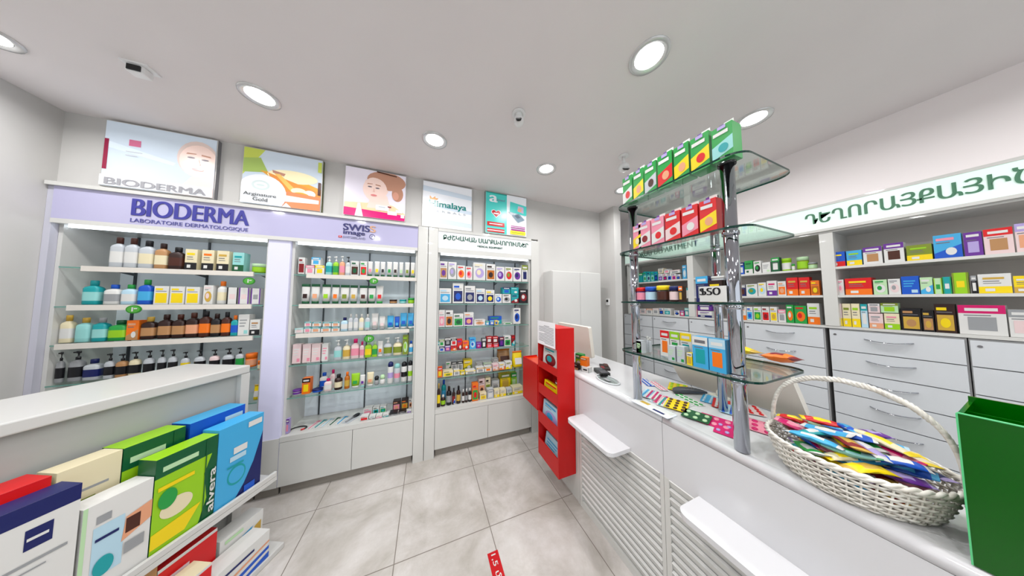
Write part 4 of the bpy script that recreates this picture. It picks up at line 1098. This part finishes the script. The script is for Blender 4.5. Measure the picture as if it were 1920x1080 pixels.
# ------------------------------------------------------------------ green acrylic holder
GA = M('green_acrylic', (.0,.36,.01), .12, trans=.2); GE = M('green_acrylic_edge', (.35,.75,.5), .15)
gx0, gx1, gy0, gy1, gz = 1.165, 1.345, -.19, .102, 1.335
t = thing('acrylic_holder', 'tall green see-through acrylic holder on the counter, right picture edge', 'holder', (1.25, -.04, CZ+.001))
WP(MB().box(gx0, gx0+.006, gy0, gy1, CZ+.001, gz, GA), 'front_sheet', t); WP(MB().box(gx1-.006, gx1, gy0, gy1, CZ+.001, gz+.012, GA), 'rear_sheet', t)
WP(MB().box(gx0+.006, gx1-.006, gy1-.006, gy1, CZ+.001, gz, GA), 'left_side', t); WP(MB().box(gx0+.006, gx1-.006, gy0, gy0+.006, CZ+.001, gz, GA), 'right_side', t)
WP(MB().box((gx0+gx1)/2, (gx0+gx1)/2+.005, gy0+.006, gy1-.006, CZ+.007, gz-.01, GA), 'divider', t)
WP(MB().box(gx0+.006, gx1-.006, gy0+.006, gy1-.006, CZ+.001, CZ+.007, GA), 'bottom', t)
WP(MB().box(gx0-.001, gx0+.007, gy1-.001, gy1+.0015, CZ+.001, gz, GE).box(gx0-.001, gx0+.007, gy0, gy1, gz, gz+.002, GE), 'bright_edges', t)
t = tag(MB().box(gx0+.012, gx0+.03, gy0+.03, gy1-.12, CZ+.008, CZ+.20, P('teal')).build('leaflet', None), 'turquoise leaflet inside the green acrylic holder', 'leaflet')

# ------------------------------------------------------------------ wicker basket with sweets
BX, BY, RX_, RY_ = 1.305, .283, .17, .170
WK = noise_mat('white_wicker', (.80,.78,.74), (.9,.89,.86), 40, .5)
t = thing('wicker_basket', 'long white wicker basket with hoop handle full of wrapped sweets', 'basket', (BX, BY, CZ))
def oval(r, k, N, z, wob=0, ph=0):
    a = 2*pi*k/N; rr = r+wob*cos(N/2*a+ph); return (BX+(RX_*rr)*cos(a), BY+(RY_*rr)*sin(a), z)
mb = MB(); NS = 44
for j in range(12):
    z = CZ+.008+j*.0085; r = .80+.20*(j/11)**.7
    mb.tube([oval(r, k+.0, NS*2, z, .022 if True else 0, pi*j) if False else (BX+(RX_*(r+.022*(1 if (k//2+j) % 2 else -1)))*cos(2*pi*k/(NS*2)), BY+(RY_*(r+.016*(1 if (k//2+j) % 2 else -1)))*sin(2*pi*k/(NS*2)), z) for k in range(NS*2)], .0032, WK, 5, closed=True)
WP(mb, 'woven_side', t)
mb = MB()
for k in range(NS):
    a = 2*pi*(k+.25)/NS
    mb.tube([(BX+RX_*(.80+.20*(q/4)**.7)*cos(a), BY+RY_*(.80+.20*(q/4)**.7)*sin(a), CZ+.004+.1*q/4) for q in range(5)], .0024, WK, 5)
WP(mb, 'stakes', t)
mb = MB()
for s in (0, 1):
    mb.tube([(BX+RX_*(1.01+.02*cos(22*2*pi*k/200+s*pi))*cos(2*pi*k/200), BY+RY_*(1.01+.014*cos(22*2*pi*k/200+s*pi))*sin(2*pi*k/200), CZ+.108+.004*sin(22*2*pi*k/200+s*pi)) for k in range(200)], .005, WK, 6, closed=True)
WP(mb, 'rim', t)
WP(MB().prism([(BX+RX_*.78*cos(2*pi*k/40), BY+RY_*.78*sin(2*pi*k/40)) for k in range(40)], CZ+.0005, CZ+.008, WK), 'base', t)
mb = MB(); HZ = 1.325
for s in range(3):
    pts = []
    for k in range(61):
        a = pi*k/60; y = BY+RY_*1.0*cos(a)*(1 if abs(cos(a)) < .999 else 1); z = CZ+.06+(HZ-CZ-.06)*sin(a)**.55 if sin(a) > 1e-6 else CZ+.06
        ph = 34*a+s*2*pi/3; pts.append((BX+.02+.0055*cos(ph), y, z+.0055*sin(ph)*(1 if abs(cos(a)) < .8 else .4)))
    mb.tube(pts, .0055, WK, 6)
WP(mb, 'handle', t)
cols = ['light-blue pale-blue','yellow gold','purple lilac','blue light-blue','green pale-green','navy lilac','red yellow','magenta pink','teal white','yellow orange','light-blue white','pale-teal green','lilac white','dark-red gold','blue white','pink magenta','green white','cream yellow']
rnd = random.Random(3); pk = []
k = 0
for layer, (zz0, rr, n_) in enumerate(((CZ+.032, .5, 8), (CZ+.068, .6, 14), (CZ+.104, .77, 20), (CZ+.132, .76, 16), (CZ+.155, .5, 7))):
    for i in range(n_):
        a = i*2.39996+layer; q = sqrt((i+.5)/n_)*rr
        pk.append((BX+RX_*q*cos(a)*.92, BY+RY_*q*sin(a)*.95, zz0+.01*(1-q)+rnd.uniform(-.004, .004), radians(90+rnd.uniform(-60, 60)), cols[(k*7+layer) % len(cols)])); k += 1
pk.sort(key=lambda p: -p[1])
for i, (x, y, z, a, c) in enumerate(pk):
    c1, c2 = c.split(); T_ = .02
    L_ = rnd.uniform(.08, .118); W_ = rnd.uniform(.03, .046)
    sx = 'front' if x < BX-.04 else 'back' if x > BX+.04 else 'middle'; sy = 'left end' if y > BY+.09 else 'right end' if y < BY-.06 else 'centre'
    o = pillow(L_, W_, T_, c1, c2, i).build('sweet_packet', None, (x, y, z), rot=(radians(rnd.uniform(-14, 14)), radians(rnd.uniform(-10, 10)), a))
    lv = 'topmost' if z > CZ+.13 else 'upper' if z > CZ+.1 else 'buried' if z > CZ+.06 else 'bottom'
    tag(o, '%s %s and %s sweet packet, %s %s of basket, %s from left' % (lv, c1, c2, sx, sy, ORD[i]), 'sweet', 'wrapped sweets heaped in the wicker basket')
# ================================================================== DRUG DEPARTMENT WALL
SHB = M('shelf_warm_grey', (.80,.78,.76), .5)
u = thing('wall_shelf_unit', 'long recessed shelf unit full of medicine cartons along the right wall', 'shelf', (XR, .5, 1.38))
Y0, Y1 = -1.5, 2.50
WP(MB().box(3.26, 3.275, Y0, Y1, 1.38, 2.16, SHB), 'back_panel', u)
WP(MB().box(XR, 3.26, Y0, Y1, 2.135, 2.155, LAM), 'top_board', u)
for z in (1.86, 1.64, 1.40): WP(MB().box(XR+.004, 3.26, Y0, Y1, z-.018, z, LAM), 'shelf_board', u)
for y in (.66, 1.62, 2.49, -.30, -1.26): WP(MB().box(XR, 3.26, y-.032 if y < 2 else y-.01, y+.032 if y < 2 else y+.01, 1.401, 2.134, LAM), 'upright', u)
h = thing('header_sign', 'glowing pale green header sign with dark green letters on the right wall', 'sign', (XR, .5, 2.16))
WP(MB().box(XR-.012, XR+.03, Y0, 2.52, 2.17, 2.352, HEADG), 'fascia', h); WP(MB().box(XR-.02, XR+.03, Y0, 2.52, 2.15, 2.17, LAM), 'lower_rail', h); WP(MB().box(XR-.016, XR+.03, Y0, 2.52, 2.352, 2.371, LAM), 'upper_rail', h)
xx = XR-.0125
text_mesh('ԴԵՂՈՐԱՅՔԱՅԻՆ', 'lettering', h, M('sign_green', (.28,.48,.37), .4), at(1511, 420, 0, xx)[1], .012, 2.222, 2.315, xx, facing='X', bold=.012)
text_mesh('DRUG DEPARTMENT', 'lettering', h, DG, 2.30, at(1309, 465, 0, xx)[1], 2.232, 2.302, xx, facing='X', bold=.012)
ZD = [1.372, 1.218, 1.06, .90, .742, .584, .426, .268, .10]
def drawer_cabinet(label, y0, y1):
    t = thing('drawer_cabinet', label, 'drawer cabinet', (3.1, (y0+y1)/2, 0))
    WP(MB().box(XR+.02, 3.27, y0+.001, y1-.001, .09, 1.378, M('drawer_carcass', (.74,.74,.74), .5)), 'body', t)
    WP(MB().box(XR+.04, 3.27, y0+.001, y1-.001, 0, .09, PLINTH), 'plinth', t)
    for k in range(8):
        d = MB().box(XR, XR+.018, y0+.006, y1-.006, ZD[k+1]+.003, ZD[k]-.003, LAMG); d = WP(d, 'drawer', t)
        yc = (y0+y1)/2; zc = ZD[k+1]+(ZD[k]-ZD[k+1])*.66
        pts = [(XR-.026*sin(pi*j/12)**.6 if 0 < j < 12 else XR, yc+.085-.17*j/12, zc-.012*sin(pi*j/12)) for j in range(13)]
        hd = MB().tube(pts, [.003+.006*sin(pi*j/12) for j in range(13)], CHROME, 8, ry=.003).build('handle', None); hd.parent = d
    lk = MB().loft([(.007, .007, 0, 2), (.007, .007, .003, 2)], STEEL, 12).build('lock', None); lk.parent = t; lk.location = (XR-3.1, (y1-.03)-(y0+y1)/2, ZD[0]-.035); lk.rotation_euler = (0, radians(-90), 0)
for (a, b, lb) in ((2.11, 2.58, 'narrow grey-white drawer cabinet at far left of right wall'), (1.66, 2.108, 'grey-white drawer cabinet below the small teal cartons'), (1.172, 1.658, 'grey-white drawer cabinet seen behind the chrome poles'),
                   (.70, 1.17, 'grey-white drawer cabinet behind the yellow bag'), (.212, .682, 'grey-white drawer cabinet behind the basket handle'), (-.27, .21, 'grey-white drawer cabinet at right picture edge'), (-.75, -.272, 'grey-white drawer cabinet beyond the right picture edge')):
    drawer_cabinet(lb, a, b)
R6 = (1360, 320, 3.375); gg = 'medicine cartons on the right wall shelves'
def drow(where, crop, z, spec): row(where, gg, crop, 0, 2.985, z, spec, rz=-pi/2, maxh=.20, depth=.12)
drow('top shelf of right bay', R6, 1.8605, '''
box 660 764 515 blue red yellow b
box 769 870 505 light-blue yellow lime b
box 874 1000 482 white purple tan a
box 1006 1140 457 white purple brown a
box 1148 1318 468 olive yellow lime b
box 1322 1510 402 light-blue blue pink c
box 1516 1640 387 purple purple lilac a
box 1642 1840 362 pale-pink red tan a
box 1845 1960 330 pale-pink lilac peach a''')
drow('middle shelf of right bay', R6, 1.6405, '''
box 670 710 692 white pale-pink grey d
box 713 755 690 white pale-pink pink d
box 760 935 680 red orange yellow b
box 940 1030 690 pale-green white green d
box 1035 1115 685 white pale-pink grey d
box 1118 1235 668 blue light-blue pale-blue l
box 1238 1320 675 pale-green light-blue white c
box 1325 1378 680 pale-green lime green s
box 1381 1438 672 teal green white s
box 1442 1550 645 lime olive yellow s
box 1562 1600 665 black grey white a
box 1604 1825 652 white yellow gold b
box 1830 1960 665 yellow gold white b''')
drow('bottom shelf of right bay', R6, 1.4005, '''
box 692 745 842 pale-pink yellow red b
box 748 802 842 cream yellow olive b
box 805 860 842 cream yellow lime b
box 864 908 845 pale-blue teal white a
box 913 1005 905 pale-pink peach grey b
box 1010 1110 905 cream lime pink b
box 913 990 842 pale-pink white grey a ^900
box 993 1108 838 pale-green olive lime a ^900
box 1118 1250 872 black gold tan e
box 1253 1330 885 black tan gold e
box 1334 1472 845 dark-brown gold yellow e
box 1482 1800 852 white magenta grey a
box 1805 1960 880 white grey pale-pink a''')
drow('top shelf of middle bay', R6, 1.8605, '''
box 86 120 582 blue navy white a
box 124 176 570 green white dark-green b
box 181 230 572 white black green d
box 234 288 580 white grey pale-green l
box 292 346 550 dark-green green white a
pot 350 415 555 lime lime white
pot 418 440 590 lime green white
pot 443 525 545 olive pale-green lime
pot 517 580 580 olive grey pale-green''')
drow('middle shelf of middle bay', R6, 1.6405, '''
box 97 130 722 navy grey brown a
box 133 206 718 white teal olive d
box 209 262 708 white pale-blue yellow d
box 266 330 697 white purple magenta b
box 334 388 700 white orange peach e
box 391 465 677 red orange gold b
box 468 540 675 red orange gold b
box 543 600 695 orange amber yellow e''')
drow('bottom shelf of middle bay', R6, 1.4005, '''
box 94 134 862 white orange peach b
box 137 176 862 white light-blue blue e
box 181 231 862 white green lime e
box 234 282 862 white red dark-red e
box 286 332 862 white yellow gold e
box 336 386 880 white pink grey a
box 389 438 850 green orange white d
box 441 520 855 green orange red d
box 524 604 840 white orange lime b''')
R4 = (1160, 440, 4.5)
drow('top shelf of left bay', R4, 1.8605, '''
box 170 205 325 teal green teal a
box 208 238 312 teal pale-teal green e
box 241 270 312 teal pale-teal navy e
box 273 300 312 teal pale-teal green e
box 303 330 312 teal navy blue e
box 335 372 330 white purple lilac e
box 375 410 330 white navy magenta e
box 413 448 330 white blue navy e
box 451 484 330 white magenta purple e
box 487 520 335 white navy blue e
box 335 380 285 cream white grey a ^325
box 384 430 290 white grey pink a ^325
box 434 520 298 white pale-pink grey a ^325
box 540 576 258 light-blue pale-blue white d
box 579 612 258 light-blue blue white d''')
drow('middle shelf of left bay', R4, 1.6405, '''
box 175 250 455 dark-red peach white a
box 255 330 460 pink white grey a
box 335 420 455 blue white grey a
box 425 500 458 cream navy grey a
box 505 590 450 white teal grey a
box 650 720 450 white blue grey e''')
drow('bottom shelf of left bay', R4, 1.4005, '''
box 180 230 625 pale-pink white grey a
box 233 285 625 white peach grey a
box 288 338 622 white pale-pink grey a
box 342 380 620 white navy blue e
box 384 440 622 white teal pale-teal e
box 470 515 640 white navy blue d
box 518 555 640 magenta purple white a
box 558 595 620 teal pale-teal white a
box 598 665 625 pink white magenta d
box 668 790 592 purple navy white a ^640
box 668 790 645 white navy purple b''')

# ------------------------------------------------------------------ wardrobe, thermostat
t = thing('wardrobe', 'tall grey-white two-door wardrobe against the back wall', 'wardrobe', (1.76, 2.32, 0))
WM = M('wardrobe_grey_white', (.80,.80,.79), .4)
WP(MB().box(1.395, 2.13, 2.235, YW-.003, .0, 1.955, WM), 'body', t, bevel=.004)
for a, b in ((1.397, 1.80), (1.803, 2.128)): WP(MB().box(a, b, 2.215, 2.234, .06, 1.945, WM), 'door', t, bevel=.002)
t = thing('thermostat', 'small dark-faced white thermostat on the grey column side', 'thermostat', (2.338, 2.30, 1.57))
MB().box(-.012, 0, -.03, .03, -.045, .045, WPL).build('housing', t, bevel=.004); MB().box(-.014, -.012, -.018, .018, 0, .032, BLK).build('display', t)

# ------------------------------------------------------------------ floor mark
t = thing('floor_sticker', 'red floor sticker with white lettering at the bottom edge', 'sticker', (.42, 1.2, .0006))
WP(MB().box(.387, .455, .98, 1.40, .0005, .0012, M('sticker_red', (.72,.05,.08), .35)), 'sheet', t)
o = text_mesh('1,5 մ ՀԵՌՈՒ', 'lettering', t, P('white'), 0, .36, 0, .036, .0013, facing='Z', bold=.01, ext=.0002)
o.matrix_parent_inverse = Matrix.Identity(4); o.location = (.403-.42, 1.385-1.2, -.0006+.0002); o.rotation_euler = (0, 0, radians(-90))

# ================================================================== LEFT GONDOLA
ga = radians(25); gd = Vector((sin(ga), cos(ga), 0)); gn = Vector((cos(ga), -sin(ga), 0)); ZT = 1.15
GA0 = at(470, 684, 2, ZT); GA0.z = 0
rr_ = ray(520, 883); tt = GA0.dot(gd)/rr_.dot(gd); Bp = EYEP+rr_*tt; LZ = Bp.z; GDp = (Bp-GA0).dot(gn)
print('gondola', GA0[:], 'lip z', LZ, 'depth', GDp)
GWM = M('gondola_white', (.76,.76,.75), .3, coat=.1); GBK = M('gondola_back_grey', (.63,.64,.63), .35)
t = thing('gondola_shelf', 'low white display rack at left with tiers of adult-care cartons', 'shelf', GA0[:], -ga)
GL = 1.75
def gp(mb, name, bevel=0): return mb.build(name, t, bevel=bevel)
gp(MB().box(-.46, 0, -GL, 0, ZT-.05, ZT, GWM), 'top_board', .006)
gp(MB().box(-.44, -.03, -GL, -.004, .035, ZT-.051, GBK), 'back_panel')
gp(MB().box(-.03, -.0, -.045, -.0, .035, ZT-.051, GWM), 'end_post'); gp(MB().box(-.46, -.44, -GL, -.0, .035, ZT-.051, GWM), 'end_post')
gp(MB().box(-.029, GDp, -GL, 0, LZ-.055, LZ-.03, GWM), 'shelf'); gp(MB().box(GDp-.018, GDp, -GL, 0, LZ-.029, LZ, GWM), 'shelf_lip', .003)
gp(MB().box(-.46, GDp+.085, -GL, -.005, 0, .035, GWM), 'base', .005)
t2 = thing('glass_plate', 'flat glass plate lying on top of the white display rack', 'glass plate', (GA0-gd*1.25-gn*.22+Vector((0, 0, ZT+.001)))[:], -ga)
s = MB().prism(rrect(-.17, .17, -.45, .35, .02), 0, .006, GLS, edge=GEDGE2); s.build('plate', t2)
GPREV = {}
def gbox(label, px0, px1, ptop, xf, depth, zb, design, side='white', top=None, hmax=.5, wmin=0):
    """carton on the rack: its front face stands xf in front of the rack's panel"""
    p0 = GA0+gn*xf
    a = (atplane(px0, ptop, p0, gn)-GA0).dot(gd); b = (atplane(px1, ptop, p0, gn)-GA0).dot(gd)
    if b > -.004: b = -.004
    k_ = round(xf, 3)
    if k_ in GPREV and (zb > .2) == (GPREV[k_][1] > .2): b = min(b, GPREV[k_][0]-.003)
    GPREV[k_] = (a, zb)
    h_ = min(atplane((px0+px1)/2, ptop, p0, gn).z-zb, hmax); w_ = b-a
    c = GA0+gn*xf+gd*((a+b)/2); mb = MB().box(-w_/2, w_/2, 0, depth, 0, h_, P(side), top=P(top or side))
    lay = [0]
    def poly(pts, col):
        lay[0] += 1; m = P(col) if isinstance(col, str) else col
        mb.face([(-w_/2+u_*w_, -.0005*lay[0], v_*h_) for u_, v_ in pts], m)
    def rect(u0, u1, v0, v1, col): poly([(u0, v0), (u1, v0), (u1, v1), (u0, v1)], col)
    def ell(u_, v_, ru, rv, col): poly([(min(max(u_+ru*cos(2*pi*k/24), .01), .99), min(max(v_+rv*sin(2*pi*k/24), .01), .99)) for k in range(24)], col)
    design(rect, poly, ell)
    o = mb.build('carton', None, (c.x, c.y, zb), pi/2-ga); tag(o, label, 'box', 'adult-care cartons on the white display rack')
    return o, w_, h_
def g_blue(rect, poly, ell):
    poly([(.35, 0), (1, 0), (1, .75), (.8, .4), (.6, .18)], 'navy'); ell(.42, .35, .2, .12, 'teal'); ell(.42, .35, .17, .095, 'light-blue'); rect(.32, .62, .62, .7, 'white'); rect(.25, .6, .54, .6, 'pale-blue'); rect(.62, .95, .88, .95, 'white'); rect(.6, .85, .04, .14, 'blue'); rect(.2, .55, .47, .49, 'teal')
def g_blue2(rect, poly, ell):
    rect(.6, .95, .85, .93, 'pale-blue'); rect(.5, .85, .55, .65, 'white'); rect(.1, .5, .3, .4, 'navy')
def g_green(rect, poly, ell):
    poly([(0, .0), (.7, 0), (.85, .3), (.78, .6), (.9, .8), (0, .8)], 'lime'); rect(.0, .78, .8, .95, 'dark-green'); rect(.1, .65, .85, .9, 'pale-green'); ell(.35, .42, .25, .1, 'cream'); poly([(0, .1), (.5, .1), (.75, .3), (0, .25)], 'yellow'); rect(.05, .6, .66, .7, 'yellow'); rect(.78, .8, 0, 1, 'dark-green'); ell(.2, .55, .14, .1, 'green')
def g_wcare(rect, poly, ell):
    rect(0, .06, 0, 1, 'pale-green'); rect(.15, .58, .22, .75, 'pale-blue'); rect(.18, .38, .78, .86, 'grey'); poly([(.55, .45), (1, .55), (1, .75), (.6, .7)], 'peach'); rect(.6, .82, .52, .68, 'brown'); rect(.18, .5, .6, .63, 'navy'); ell(.32, .32, .14, .1, 'teal'); rect(.6, .9, .3, .42, 'grey'); rect(0, .4, .03, .06, 'navy')
def g_wblue(rect, poly, ell):
    rect(0, 1, .88, 1, 'navy'); rect(.48, .74, .68, .82, 'navy'); rect(.5, .7, .74, .76, 'white'); rect(.1, .9, .58, .6, 'grey'); rect(.3, .7, .53, .54, 'grey'); ell(.45, .27, .24, .17, 'navy'); rect(.5, .9, .05, .06, 'grey')
def g_wred(rect, poly, ell):
    rect(0, 1, .86, 1, 'red'); rect(.25, .55, .6, .78, 'navy'); rect(.3, .5, .67, .69, 'white'); rect(.35, .8, .48, .5, 'olive'); rect(.1, .9, .35, .37, 'grey')
def g_wpale(rect, poly, ell):
    rect(.1, .8, .78, .8, 'grey'); rect(.15, .6, .7, .72, 'olive'); rect(.12, .35, .45, .58, 'lilac'); poly([(.3, .2), (1, .35), (1, .55), (.4, .3)], 'brown'); rect(0, .3, 0, .3, 'teal')
def g_pic(rect, poly, ell):
    poly([(.1, 0), (.6, .5), (.75, .75), (.5, .7), (0, .2)], 'light-blue'); poly([(.5, .2), (.95, .45), (.95, .75), (.8, .7)], 'gold'); ell(.8, .38, .12, .1, 'brown'); rect(.1, .5, .84, .92, 'pale-green')
def g_red(rect, poly, ell):
    rect(0, 1, .45, .95, 'red'); rect(.1, .5, .55, .8, 'pale-pink'); rect(0, 1, .3, .42, 'dark-green'); rect(0, 1, 0, .3, 'cream')
def g_wstripe(rect, poly, ell):
    poly([(0, .1), (1, .3), (1, .42), (0, .25)], 'blue'); poly([(0, .35), (1, .55), (1, .62), (0, .45)], 'peach'); rect(.1, .7, .7, .78, 'navy'); poly([(.2, 0), (1, 0), (1, .2)], 'blue')
zs_ = LZ-.029
D1 = GDp-.025
gbox('light-blue carton with navy corner, front row at rack end', 413, 494, 790, D1, .10, zs_, g_blue, 'light-blue', 'light-blue')
o, w_, h_ = gbox('lime and dark-green carton in front row, left of light-blue carton', 296, 411, 838, D1, .09, zs_, g_green, 'dark-green', 'lime')
tm = text_mesh('alvera', 'lettering', None, P('white'), 0, h_*.5, 0, w_*.13, 0, facing='Y', bold=.02, ext=.0006)
tm.parent = o; tm.rotation_euler = (0, radians(-90), 0); tm.location = (w_*.47, -.006, h_*.12)
gbox('white care carton with pale-blue panel, front row', 160, 290, 925, D1, .09, zs_, g_wcare, 'white', 'white')
gbox('big white carton with navy oval and band, front row', -60, 150, 950, D1, .09, zs_, g_wblue, 'white', 'navy')
D2 = D1-.115
gbox('blue carton at the back right of the display rack', 360, 460, 760, D2, .11, zs_, g_blue2, 'blue', 'light-blue')
gbox('green carton at the back, left of the blue carton', 238, 350, 785, D2, .11, zs_, g_green, 'dark-green', 'lime')
gbox('pale carton with brown swoosh in the back row', 110, 232, 862, D2, .09, zs_, g_wpale, 'cream', 'cream')
gbox('white carton with red top band in the back row', -80, 100, 868, D2, .11, zs_, g_wred, 'white', 'red')
# bottom tier
DB = GDp+.075
gbox('white carton with picture on the bottom tier, back right', 415, 492, 985, DB-.12, .09, .036, g_pic, 'white', 'white')
gbox('white carton with blue stripes on the bottom tier, front right', 400, 503, 1040, DB, .11, .036, g_wstripe, 'white', 'white')
gbox('red and white carton on the bottom tier, left of picture carton', 300, 405, 1030, DB-.12, .10, .036, g_red, 'white', 'red')
gbox('cream carton on the bottom tier, left of the red carton', 215, 295, 1085, DB-.12, .09, .036, g_wpale, 'tan', 'tan')
gbox('white carton on bottom tier with red strip, front left', 290, 395, 1100, DB, .10, .036, g_red, 'white', 'cream')
